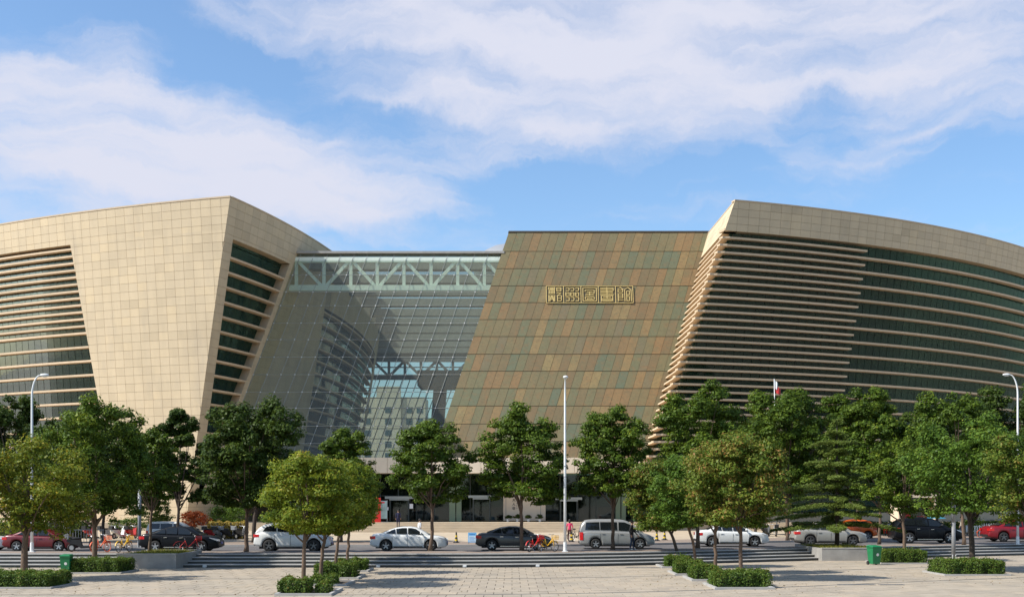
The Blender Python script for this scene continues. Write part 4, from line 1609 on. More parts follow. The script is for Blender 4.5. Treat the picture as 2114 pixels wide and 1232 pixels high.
def cluster_leaves(cent, rad, n, rr, L, wid=0.55, flat=0.85, up=0.5, tintc=0.42, spread=0.17, ext=None):
    """leaves filling round clumps"""
    k = len(cent)
    w = rad ** 2
    idx = rr.choice(k, size=n, p=w / w.sum())
    d = rr.normal(size=(n, 3))
    d /= np.linalg.norm(d, axis=1, keepdims=True)
    r = rr.random(n) ** 0.45
    # few leaves hang on the underside of a clump
    d[:, 2] = np.where(d[:, 2] < -0.3, d[:, 2] * 0.4, d[:, 2])
    off = d * (r * rad[idx])[:, None] * np.array([1, 1, flat])
    pos = cent[idx] + off
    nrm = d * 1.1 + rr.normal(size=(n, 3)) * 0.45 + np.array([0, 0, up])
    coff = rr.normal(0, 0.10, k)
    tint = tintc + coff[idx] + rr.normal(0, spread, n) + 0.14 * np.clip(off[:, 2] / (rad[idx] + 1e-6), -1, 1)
    return leaf_faces(pos, nrm, L, wid, rr), np.clip(tint, 0.0, 1.0)


def make_tree(name, label, base, box, seed, kind='street', leaf='leaf', k=300, L=0.23, trunk_r=0.11, bark='bark', lean=0.0, tintc=0.42, spread=0.17, cat='tree', group=None, fork=False):
    """base: foot of the trunk; box: crown borders in photo pixels, turned into metres at the tree's distance"""
    rr = np.random.default_rng(seed)
    rx_ = random.Random(seed)
    s = F / base.y
    xl, xr, yt, yb = box
    px, py = proj(base)
    cx = ((xl + xr) / 2 - px) / s
    rx = (xr - xl) / 2 / s * (1.0 if kind == 'globe' else 1.05)
    zt, zb = (py - yt) / s, (py - yb) / s
    cz, rz = (zt + zb) / 2, (zt - zb) / 2
    ry = rx * 0.92
    root = empty(name, base)
    tag(root, label, cat, group)
    ph = rr.uniform(0, 6.28, 6)

    def env(az_, h):
        bump = 1 + 0.14 * math.sin(2 * az_ + ph[0]) + 0.10 * math.sin(3 * az_ + 2.2 * h + ph[1]) + 0.10 * math.sin(5 * h + ph[2] + az_)
        if kind == 'globe':
            return bump * 0.5 + 0.5
        return bump

    cl, cr = [], []
    if kind == 'globe':
        n = 170
        for i in range(n):
            h = rr.uniform(-0.92, 0.95)
            a = rr.uniform(0, 6.28)
            prof = math.sqrt(max(0.0, 1 - abs(h) ** 2.3))
            q = rr.uniform(0.55, 0.92) if i % 4 else rr.uniform(0.1, 0.55)
            e = env(a, h)
            r_ = rr.uniform(0.14, 0.25)
            cl.append((cx + rx * prof * q * e * math.cos(a), ry * prof * q * e * math.sin(a), cz + rz * h * (0.90 if h > 0 else 0.92)))
            cr.append(r_ * rx)
    else:
        # uneven crown: a handful of boughs, each a lumpy sub-crown, with gaps between them
        nlobe = 19 if kind == 'spread' else 16
        for i in range(nlobe):
            h = -0.8 + 1.65 * (i + rr.uniform(0.1, 0.9)) / nlobe
            a = i * 2.4 + rr.uniform(-0.5, 0.5)
            if kind == 'spread':
                prof = max(0.1, 1 - abs(h * 0.98) ** 2.4) ** 0.6
            else:
                prof = max(0.12, 1 - ((h + 0.3) / 1.3) ** 2 if h > -0.3 else 1 - ((h + 0.3) / 0.8) ** 2 * 0.6) ** 0.75
            lr = rr.uniform(0.34, 0.50) * (1.0 if h < 0.45 else 0.8)
            q = max(0.0, prof * rr.uniform(0.85, 1.12) - lr * 0.72)
            lc = np.array([cx + rx * q * math.cos(a), ry * q * math.sin(a), cz + rz * h * (1 - lr * 0.35)])
            for _ in range(12):
                d = rr.normal(size=3)
                d /= np.linalg.norm(d)
                p = lc + d * np.array([rx, ry, rx * 0.8]) * lr * rr.uniform(0.35, 0.92)
                if p[2] > cz + rz * 0.97:
                    p[2] = cz + rz * rr.uniform(0.8, 0.97)
                cl.append(tuple(p))
                cr.append(rr.uniform(0.12, 0.21) * rx)
        for i in range(10):
            cl.append((cx + rx * rr.normal(0, 0.22), ry * rr.normal(0, 0.22), cz + rz * rr.uniform(-0.6, 0.5)))
            cr.append(rr.uniform(0.18, 0.26) * rx)
    cl, cr = np.array(cl), np.array(cr)
    L *= 0.84
    nl = int(math.pi * rx * rz * k * 2.3 * 1.35)
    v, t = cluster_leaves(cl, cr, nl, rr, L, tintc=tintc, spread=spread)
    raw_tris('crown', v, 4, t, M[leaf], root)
    # trunk and limbs
    b = MB()
    th = max(zb + rz * 0.25, 0.5)
    hx = cx * 0.6
    pts, rad = [], []
    for i in range(9):
        f = i / 8
        pts.append((hx * f ** 1.6 + lean * f * (1 - f) * 2 + rx_.uniform(-1, 1) * 0.03 * (0 < i < 8), rx_.uniform(-0.03, 0.03), -0.05 + (th + 0.05) * f))
        rad.append(trunk_r * (1.0 - 0.35 * f) * (1.35 if i == 0 else 1.0))
    b.tube(pts, rad, 10)
    b.build('trunk', M[bark], root, smooth=True)
    b = MB()
    tp_ = Vector(pts[-1])
    order = list(range(len(cl)))
    rx_.shuffle(order)
    for j in order[:12]:
        e_ = Vector(cl[j])
        st = Vector(pts[-1 - rx_.randrange(0, 3)])
        if e_.z < st.z + 0.15:
            e_.z = st.z + 0.4 + rx_.random() * 0.5
        mid = st.lerp(e_, 0.5) + Vector((rx_.uniform(-0.15, 0.15), rx_.uniform(-0.15, 0.15), 0.12 * rz * rx_.random()))
        r0 = trunk_r * rx_.uniform(0.32, 0.5)
        b.tube([st, st.lerp(mid, 0.5) + Vector((0, 0, -0.04)), mid, e_], [r0, r0 * 0.8, r0 * 0.6, r0 * 0.2], 6, cap=False)
    b.tube([tp_, tp_ + Vector((0.1, 0, rz * 0.6)), tp_ + Vector((cx - hx, 0, rz * 1.1))], [trunk_r * 0.62, trunk_r * 0.4, trunk_r * 0.12], 7, cap=False)
    b.build('limbs', M[bark], root, smooth=True)
    return root


def at_depth(px, Y, z=0.6):
    return Vector(((px - CX) / F * Y, Y, z))


STREET = 'street trees along the top of the steps'
make_tree('street_tree', 'large dark broad tree in front of the sandstone corner, beside the white SUV', G(508, 1138, 0.6), (402, 628, 815, 1078), 101, 'spread', 'leaf_dark', 310, 0.24, 0.13, 'bark', group=STREET)
make_tree('street_tree', 'dark green tree standing in front of the white sedan', G(888, 1136, 0.6), (802, 976, 858, 1048), 102, 'street', 'leaf', 300, 0.22, 0.12, lean=0.25, group=STREET)
make_tree('street_tree', 'tall dark green tree beside the dark grey sedan and the red bike', G(1077, 1135, 0.6), (980, 1170, 828, 1062), 103, 'street', 'leaf', 300, 0.22, 0.13, group=STREET)
make_tree('street_tree', 'dark green tree growing in front of the silver van', G(1265, 1133, 0.6), (1176, 1356, 826, 1062), 104, 'street', 'leaf', 300, 0.22, 0.12, group=STREET)
make_tree('street_tree', 'tree with bright green top rising behind the clipped round trees', at_depth(704, 84), (642, 786, 866, 1085), 105, 'street', 'leaf', 290, 0.22, 0.11, group=STREET)
make_tree('young_tree', 'slim tree growing out of the grassy granite planter', Vector((-20.0, 64.2, 0.66)), (258, 376, 872, 1052), 106, 'street', 'leaf', 280, 0.22, 0.09)
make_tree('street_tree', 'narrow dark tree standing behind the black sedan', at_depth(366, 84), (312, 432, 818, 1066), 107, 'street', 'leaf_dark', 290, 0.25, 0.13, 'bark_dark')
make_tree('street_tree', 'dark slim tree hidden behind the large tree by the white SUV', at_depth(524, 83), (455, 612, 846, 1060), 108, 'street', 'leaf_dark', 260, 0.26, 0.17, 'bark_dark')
make_tree('plaza_tree', 'broad tall green tree rising out of the clipped hedge beside the left green bin', Vector((G(195, 1174).x, G(195, 1174).y, 0)), (80, 312, 812, 1096), 109, 'spread', 'leaf', 300, 0.20, 0.15)
make_tree('plaza_tree', 'yellowing thick-trunked tree in the hedge at the left border', Vector((G(50, 1197).x, G(50, 1197).y, 0)), (-75, 186, 905, 1112), 110, 'spread', 'leaf_yellow', 320, 0.17, 0.17, 'bark', tintc=0.58)
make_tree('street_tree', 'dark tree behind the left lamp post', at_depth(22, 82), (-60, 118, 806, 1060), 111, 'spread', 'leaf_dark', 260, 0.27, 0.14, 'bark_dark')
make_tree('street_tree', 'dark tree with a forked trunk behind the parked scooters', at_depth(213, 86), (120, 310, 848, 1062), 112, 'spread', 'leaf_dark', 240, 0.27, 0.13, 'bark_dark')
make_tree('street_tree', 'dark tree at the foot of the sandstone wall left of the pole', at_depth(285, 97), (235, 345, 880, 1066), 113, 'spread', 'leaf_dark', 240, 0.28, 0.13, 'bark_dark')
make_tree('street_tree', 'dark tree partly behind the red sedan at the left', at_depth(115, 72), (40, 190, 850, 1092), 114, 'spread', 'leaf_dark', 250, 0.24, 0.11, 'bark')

GLOBE_L = 'clipped round trees left of the plaza axis'
make_tree('clipped_tree', 'front clipped round tree of the left row, yellow-green crown', G(628, 1211), (526, 738, 930, 1112), 121, 'globe', 'leaf_globe', 560, 0.155, 0.10, 'bark', tintc=0.50, group=GLOBE_L, lean=-0.1)
make_tree('clipped_tree', 'second clipped round tree of the left row', G(661, 1200), (594, 768, 938, 1112), 122, 'globe', 'leaf_globe', 520, 0.155, 0.095, 'bark', tintc=0.47, group=GLOBE_L)
make_tree('clipped_tree', 'third clipped round tree of the left row', G(691, 1184), (636, 790, 948, 1104), 123, 'globe', 'leaf_globe', 480, 0.16, 0.09, 'bark', tintc=0.40, group=GLOBE_L)
make_tree('clipped_tree', 'rearmost clipped round tree of the left row, nearest the steps', G(717, 1170), (660, 794, 955, 1100), 124, 'globe', 'leaf_globe', 460, 0.165, 0.09, 'bark', tintc=0.38, group=GLOBE_L)
GLOBE_R = 'clipped round trees right of the plaza axis'
make_tree('clipped_tree', 'front clipped round tree of the right row, rust-tipped crown', G(1530, 1196), (1410, 1644, 886, 1102), 131, 'globe', 'leaf_rust', 560, 0.165, 0.10, 'bark', tintc=0.56, spread=0.2, group=GLOBE_R)
make_tree('clipped_tree', 'second clipped round tree of the right row, rust-tipped', G(1477, 1184), (1396, 1560, 912, 1098), 132, 'globe', 'leaf_rust', 480, 0.165, 0.095, 'bark', tintc=0.46, spread=0.2, group=GLOBE_R)
make_tree('clipped_tree', 'third clipped tree of the right row, plain green crown', G(1437, 1171), (1332, 1484, 936, 1100), 133, 'globe', 'leaf_bright', 470, 0.17, 0.09, 'bark', tintc=0.34, group=GLOBE_R)
make_tree('clipped_tree', 'rearmost clipped tree of the right row, rusty left side', G(1402, 1158), (1282, 1440, 944, 1104), 134, 'globe', 'leaf_rust', 460, 0.17, 0.11, 'bark_dark', tintc=0.48, spread=0.22, group=GLOBE_R)

BACK_R = 'street trees in front of the right wing'
make_tree('street_tree', 'tall dark tree between the silver van and the right clipped row', G(1440, 1131, 0.6), (1346, 1540, 783, 1040), 141, 'spread', 'leaf', 290, 0.23, 0.13, group=BACK_R)
make_tree('street_tree', 'dark tree standing left of the beige sedan', at_depth(1626, 87), (1528, 1716, 786, 1050), 142, 'spread', 'leaf', 270, 0.24, 0.13, group=BACK_R)
make_tree('street_tree', 'dark tree behind the cedar top', at_depth(1770, 98), (1682, 1860, 790, 1040), 143, 'spread', 'leaf', 250, 0.28, 0.17, 'bark_dark', group=BACK_R)
make_tree('street_tree', 'dark tree beside the flag', at_depth(1625, 100), (1550, 1700, 790, 1040), 144, 'street', 'leaf_dark', 250, 0.28, 0.17, 'bark_dark', group=BACK_R)
make_tree('street_tree', 'slim tree between the orange car and the black SUV', at_depth(1815, 80), (1755, 1890, 838, 1060), 145, 'spread', 'leaf', 260, 0.25, 0.11, group=BACK_R)
make_tree('plaza_tree', 'olive green tree in the clipped hedge beside the right green bin', G(1868, 1158), (1786, 1932, 898, 1074), 146, 'spread', 'leaf', 290, 0.19, 0.11, 'bark', tintc=0.5)
make_tree('plaza_tree', 'bright green tree with a dark thick trunk in the right clipped hedge', G(2008, 1178), (1872, 2118, 858, 1084), 147, 'spread', 'leaf_bright', 300, 0.19, 0.16, 'bark_dark', tintc=0.42)
make_tree('street_tree', 'tree with light trunk in front of the black SUV bonnet', G(1990, 1124, 0.6), (1882, 2066, 800, 1040), 148, 'spread', 'leaf', 260, 0.25, 0.12, group=BACK_R)
make_tree('street_tree', 'tall dark tree behind the right lamp post', at_depth(2098, 92), (2010, 2200, 772, 1050), 149, 'spread', 'leaf_dark', 250, 0.28, 0.15, group=BACK_R)
make_tree('street_tree', 'dark tree filling the gap above the black SUV', at_depth(1935, 102), (1862, 2010, 824, 1048), 150, 'spread', 'leaf_dark', 240, 0.28, 0.14, 'bark_dark', group=BACK_R)
make_tree('plaza_tree', 'rust-tinged tree at the right border in front of the lamp', Vector((G(2135, 1190).x, G(2135, 1190).y, 0)), (2030, 2230, 882, 1100), 151, 'spread', 'leaf_rust', 300, 0.18, 0.14, 'bark', tintc=0.48)
make_tree('street_tree', 'dark tree behind the white sedan of the right row', at_depth(1560, 102), (1480, 1640, 850, 1050), 152, 'spread', 'leaf_dark', 240, 0.29, 0.14, 'bark_dark', group=BACK_R)


def make_cedar(label, base, half_w, height, seed):
    rr = np.random.default_rng(seed)
    rx_ = random.Random(seed)
    root = tag(empty('cedar', base), label, 'tree')
    b = MB()
    b.tube([(0, 0, -0.05), (0.03, 0, height * 0.4), (-0.02, 0.02, height * 0.75), (0, 0, height)], [0.15, 0.11, 0.07, 0.015], 9)
    b.build('trunk', M['bark_dark'], root, smooth=True)
    V, T = [], []
    b = MB()
    tiers = 11
    for i in range(tiers):
        f = i / (tiers - 1)
        z = height * (0.19 + 0.78 * f)
        R = half_w * (1.0 - f) ** 0.75 * (1.0 if i % 2 == 0 else 0.78) + 0.25
        nb = 6 if f < 0.7 else 5
        a0 = rx_.uniform(0, 6.28)
        for j in range(nb):
            a = a0 + 6.28 * j / nb + rx_.uniform(-0.3, 0.3)
            r_ = R * rx_.uniform(0.5, 1.15)
            zz = z + rx_.uniform(-0.22, 0.22)
            dr = -0.10 * r_ + rx_.uniform(-0.1, 0.12)
            tip = Vector((math.cos(a) * r_, math.sin(a) * r_, zz + dr))
            mid = Vector((math.cos(a) * r_ * 0.5, math.sin(a) * r_ * 0.5, zz + 0.10))
            b.tube([(0, 0, zz - 0.1), mid, tip], [0.035, 0.022, 0.006], 5, cap=False)
            n = int(420 * r_)
            t = rr.random(n) ** 0.7
            # flat layered spray along the branch
            wv_ = (0.16 + 0.50 * np.sin(np.pi * np.clip(t * 0.95 + 0.05, 0, 1))) * (0.7 + 0.3 * r_ / half_w)
            s_ = rr.uniform(-1, 1, n) * wv_
            q = np.zeros((n, 3))
            p0, p1, p2 = np.array([0, 0, zz - 0.05]), np.array(mid), np.array(tip)
            tt = t[:, None]
            c = (1 - tt) ** 2 * p0 + 2 * tt * (1 - tt) * p1 + tt ** 2 * p2
            q = c + np.outer(s_, [-math.sin(a), math.cos(a), 0]) + np.c_[np.zeros(n), np.zeros(n), rr.normal(0.03, 0.05, n) - 0.18 * (s_ / 0.4) ** 2 * 0.3]
            nrm = np.c_[rr.normal(0, 0.35, n), rr.normal(0, 0.35, n), np.ones(n)]
            V.append(leaf_faces(q, nrm, 0.17, 0.36, rr))
            T.append(np.clip(0.45 + rr.normal(0, 0.2, n), 0, 1))
    raw_tris('needles', np.vstack(V), 4, np.concatenate(T), M['needle'], root)
    b.build('branches', M['bark_dark'], root, smooth=True)
    return root


cb = Vector((20.3, 72.6, 0.66))
make_cedar('layered cedar growing from the granite planter in front of the beige sedan', cb, 4.4, 7.9, 201)


def make_hedge(name, label, x0, x1, y0, y1, z0, h, seed, n=None, leaf='leaf_hedge', kerb=True, L=0.085, cat='hedge', group=None, rough=0.05, ragged=0.0):
    rr = np.random.default_rng(seed)
    cx, cy = (x0 + x1) / 2, (y0 + y1) / 2
    root = tag(empty(name, (cx, cy, z0)), label, cat, group)
    hx, hy = (x1 - x0) / 2, (y1 - y0) / 2
    b = MB()
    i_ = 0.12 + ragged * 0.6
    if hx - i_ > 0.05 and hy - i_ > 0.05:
        b.box(-hx + i_, hx - i_, -hy + i_, hy - i_, 0.0, max(0.1, h - i_ - ragged))  # unseen dark box added inside so the hedge looks opaque
        b.build('dark_filler', M['hedge_core'], root)
    area = 4 * hx * hy + 2 * h * 2 * (hx + hy)
    n = n or int(area * 900)
    fw = np.array([4 * hx * hy, 4 * hx * h / 2, 4 * hx * h / 2, 4 * hy * h / 2, 4 * hy * h / 2])
    f = rr.choice(5, size=n, p=fw / fw.sum())
    u, w = rr.uniform(-1, 1, n), rr.uniform(-1, 1, n)
    x = np.where(f == 0, u * hx, np.where(f == 1, u * hx, np.where(f == 2, u * hx, np.where(f == 3, -hx, hx))))
    y = np.where(f == 0, w * hy, np.where(f == 1, -hy, np.where(f == 2, hy, u * hy)))
    z = np.where(f == 0, h, (w * 0.5 + 0.5) * h)
    nx = np.where(f == 3, -1, np.where(f == 4, 1, 0))
    ny = np.where(f == 1, -1, np.where(f == 2, 1, 0))
    nz = np.where(f == 0, 1, 0)
    depth = np.abs(rr.normal(0, rough * 1.6, n)) - rough
    lump = 0.045 * np.sin(x * 5.1 + seed) * np.sin(y * 4.3 + 1) + 0.04 * np.sin(x * 9.7 + 2 * y + seed)
    lump += ragged * (np.sin(x * 3.3 + seed) * np.sin(y * 3.9 + 2 * seed) + 0.5 * np.sin(7 * x + seed))
    shoot = rr.random(n) < 0.05
    depth = depth - lump - np.where(shoot, rr.uniform(0.04, 0.15, n), 0.0)
    pos = np.c_[x - nx * depth, y - ny * depth, np.clip(z - nz * depth, 0.02, None)]
    nrm = np.c_[nx, ny, nz + 0.4] + rr.normal(0, 0.6, (n, 3))
    V = leaf_faces(pos, nrm, L, 0.6, rr)
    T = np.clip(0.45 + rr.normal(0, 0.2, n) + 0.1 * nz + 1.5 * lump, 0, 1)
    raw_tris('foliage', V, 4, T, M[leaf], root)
    if kerb:
        b = MB()
        kx, ky, w_ = hx + 0.22, hy + 0.22, 0.12
        for (a, c, d, e) in ((-kx, kx, -ky, -ky + w_), (-kx, kx, ky - w_, ky), (-kx, -kx + w_, -ky + w_, ky - w_), (kx - w_, kx, -ky + w_, ky - w_)):
            b.box(a, c, d, e, -0.02, 0.07)
        b.build('kerb', M['kerb'], root)
        b = MB()
        b.box(-kx + w_, kx - w_, -ky + w_, ky - w_, -0.02, 0.04)
        b.build('soil', M['earth'], root)
    return root


def hedge_px(label, xl, xr, yfront, ytop, depth, seed, z=0.0, name='clipped_hedge', **kw):
    Y = GYd(yfront, z)
    a, c = (xl - CX) / F * Y, (xr - CX) / F * Y
    h = (yfront - ytop) / F * Y - depth * (yfront - CY) / F * 0.55
    return make_hedge(name, label, a, c, Y, Y + depth, z, max(0.3, h), seed, **kw)


hedge_px('clipped box hedge round the thick tree at the left border', -60, 98, 1214, 1180, 2.6, 301)
hedge_px('clipped box hedge right of the left green bin', 146, 243, 1183, 1153, 2.4, 302)
hedge_px('clipped box hedge right of the right green bin', 1824, 1914, 1163, 1135, 2.4, 303)
hedge_px('clipped box hedge around the dark-trunked tree at the right', 1956, 2074, 1187, 1155, 2.6, 304)
ROWH = 'low shrubs in the tree pits'
hedge_px('front shrub of the left row, split with a bare gap', 572, 632, 1226, 1195, 1.5, 305, name='pit_shrub', group=ROWH, ragged=0.05, kerb=False)
hedge_px('small sparse shrub right of the front trunk in the left row', 650, 676, 1225, 1204, 0.8, 315, name='pit_shrub', group=ROWH, ragged=0.05, kerb=False)
hedge_px('low shrub in the second pit of the left row', 640, 690, 1206, 1192, 1.2, 306, name='pit_shrub', group=ROWH, ragged=0.05, kerb=False)
hedge_px('full shrub in the third pit of the left row', 650, 730, 1192, 1162, 1.6, 307, name='pit_shrub', group=ROWH, ragged=0.06, kerb=False)
hedge_px('rear shrub of the left row beside the steps', 690, 752, 1178, 1155, 1.4, 308, name='pit_shrub', group=ROWH, ragged=0.06, kerb=False)
hedge_px('front shrub of the right row, widest and densest', 1480, 1590, 1213, 1178, 2.2, 309, name='pit_shrub', group=ROWH, ragged=0.05, kerb=False)
hedge_px('second shrub of the right row', 1432, 1482, 1196, 1166, 1.8, 310, name='pit_shrub', group=ROWH, ragged=0.05, kerb=False)
hedge_px('third shrub of the right row', 1398, 1452, 1184, 1158, 1.8, 311, name='pit_shrub', group=ROWH, ragged=0.05, kerb=False)
hedge_px('rearmost shrub of the right row beside the steps', 1378, 1430, 1170, 1148, 1.6, 312, name='pit_shrub', group=ROWH, ragged=0.05, kerb=False)


def tree_pit(label, xl, xr, yfront, depth, group):
    Y = GYd(yfront, 0)
    a, c = (xl - CX) / F * Y, (xr - CX) / F * Y
    root = tag(empty('tree_pit', ((a + c) / 2, Y + depth / 2, 0)), label, 'tree pit', group)
    kx, ky, w_ = (c - a) / 2, depth / 2, 0.12
    for (x0, x1, d, e) in ((-kx, kx, -ky, -ky + w_), (-kx, kx, ky - w_, ky), (-kx, -kx + w_, -ky + w_, ky - w_), (kx - w_, kx, -ky + w_, ky - w_)):
        MB().box(x0, x1, d, e, -0.02, 0.09).build('kerb', M['kerb'], root)
    MB().box(-kx + w_, kx - w_, -ky + w_, ky - w_, -0.02, 0.03).build('soil', M['earth'], root)


PITS = 'kerbed tree pits'
for (xl, xr, yf, d, lab) in ((566, 684, 1229, 3.0, 'kerbed pit under the front tree of the left row'), (604, 716, 1209, 2.6, 'kerbed pit under the second tree of the left row'), (640, 740, 1195, 2.6, 'kerbed pit under the third tree of the left row'), (668, 760, 1180, 2.4, 'kerbed pit under the rear tree of the left row'),
                          (1476, 1600, 1216, 3.0, 'kerbed pit under the front tree of the right row'), (1428, 1520, 1199, 2.8, 'kerbed pit under the second tree of the right row'), (1394, 1484, 1187, 2.8, 'kerbed pit under the third tree of the right row'), (1366, 1450, 1172, 2.6, 'kerbed pit under the rear tree of the right row')):
    tree_pit(lab, xl, xr, yf, d, PITS)

# planting beyond the road
make_hedge('hedge', 'dark green hedge behind the parked scooters at the left', -46, -33.5, 92, 93.5, 0.6, 1.55, 321, leaf='leaf_hedge', kerb=False, L=0.18, n=5200, ragged=0.1)
make_hedge('hedge', 'golden-topped hedge left of the white SUV', *[(x - CX) / F * 91 for x in (428, 506)], 91, 92.2, 0.6, 1.25, 322, leaf='leaf_gold', kerb=False, L=0.16, n=2600, ragged=0.06)
make_hedge('hedge', 'long trimmed hedge behind the beige sedan and the black SUV', *[(x - CX) / F * 103 for x in (1640, 1990)], 103, 104.2, 0.6, 1.05, 323, leaf='leaf_hedge', kerb=False, L=0.2, n=5000)
make_hedge('hedge', 'trimmed hedge behind the red sedan at the right border', *[(x - CX) / F * 106 for x in (1992, 2190)], 106, 107.2, 0.6, 1.1, 324, leaf='leaf_hedge', kerb=False, L=0.2, n=4000)
for (px, py0, py1, Y, w, leafm, lab, sd) in ((402, 1054, 1088, 95, 66, 'leaf_red', 'round rust-red shrub behind the black sedan', 331), (320, 1030, 1092, 98, 80, 'leaf_hedge', 'loose grey-green shrub left of the rust-red shrub', 332), (600, 1045, 1100, 97, 120, 'leaf_bright', 'light green bush behind the white SUV', 333), (470, 1042, 1086, 99, 90, 'leaf_bright', 'pale green bush behind the golden hedge', 334), (262, 1070, 1100, 93, 80, 'leaf_hedge', 'rounded bush behind the motorbikes', 335)):
    s = F / Y
    make_tree('shrub', lab, at_depth(px, Y), (px - w / 2, px + w / 2, py0, py1), sd, 'globe', leafm, 330, 0.16, 0.04, 'bark_dark', cat='shrub')

# fallen leaves on the paving round the tree pits
rr = np.random.default_rng(77)
pos = []
for (px, py, sd, n) in ((640, 1222, 2.2, 130), (690, 1200, 2.0, 90), (1530, 1210, 2.4, 130), (1450, 1190, 2.0, 90), (1900, 1180, 3.5, 90), (200, 1195, 4.0, 140), (60, 1222, 3.0, 100), (1100, 1205, 8.0, 90), (2010, 1195, 2.6, 80)):
    c = G(px, py)
    q = np.c_[rr.normal(c.x, sd, n), rr.normal(c.y, sd * 0.8, n), np.full(n, 0.012)]
    q = q[q[:, 1] < STEP_Y0 - 0.2 + np.array([gc(x) for x in q[:, 0]])]
    pos.append(q)
pos = np.vstack(pos)
o = raw_tris('fallen_leaves', leaf_faces(pos, np.c_[rr.normal(0, 0.25, len(pos)), rr.normal(0, 0.25, len(pos)), np.ones(len(pos))], 0.085, 0.6, rr), 4, rr.random(len(pos)), leaf_mat('dry_leaf', [(0.0, (0.10, 0.055, 0.02)), (0.5, (0.19, 0.12, 0.04)), (1.0, (0.16, 0.15, 0.04))]))
tag(o, 'dry fallen leaves scattered over the plaza paving', 'leaves', kind='stuff')

# ------------------------------------------------------------------ vehicles
def paint(name, col, metal=0.0, rough=0.35, coat=0.6, spec=0.5):
    return pmat(name, col, rough, metal, var=0.02, vscale=1.0, coat=coat, spec=spec)


PAINT = {
    'white': paint('white_car_paint', (0.72, 0.72, 0.69)), 'silver': paint('silver_car_paint', (0.34, 0.34, 0.325), 0.3), 'beige': paint('beige_car_paint', (0.33, 0.315, 0.275), 0.15),
    'grey': paint('graphite_car_paint', (0.060, 0.058, 0.054), 0.3, coat=0.4), 'black': paint('black_car_paint', (0.006, 0.007, 0.009), coat=0.04, spec=0.18), 'red': paint('red_car_paint', (0.13, 0.006, 0.009), 0.1, coat=0.3),
    'crimson': paint('crimson_car_paint', (0.22, 0.008, 0.014), 0.1, coat=0.35), 'orange': paint('orange_car_paint', (0.78, 0.13, 0.012)),
}
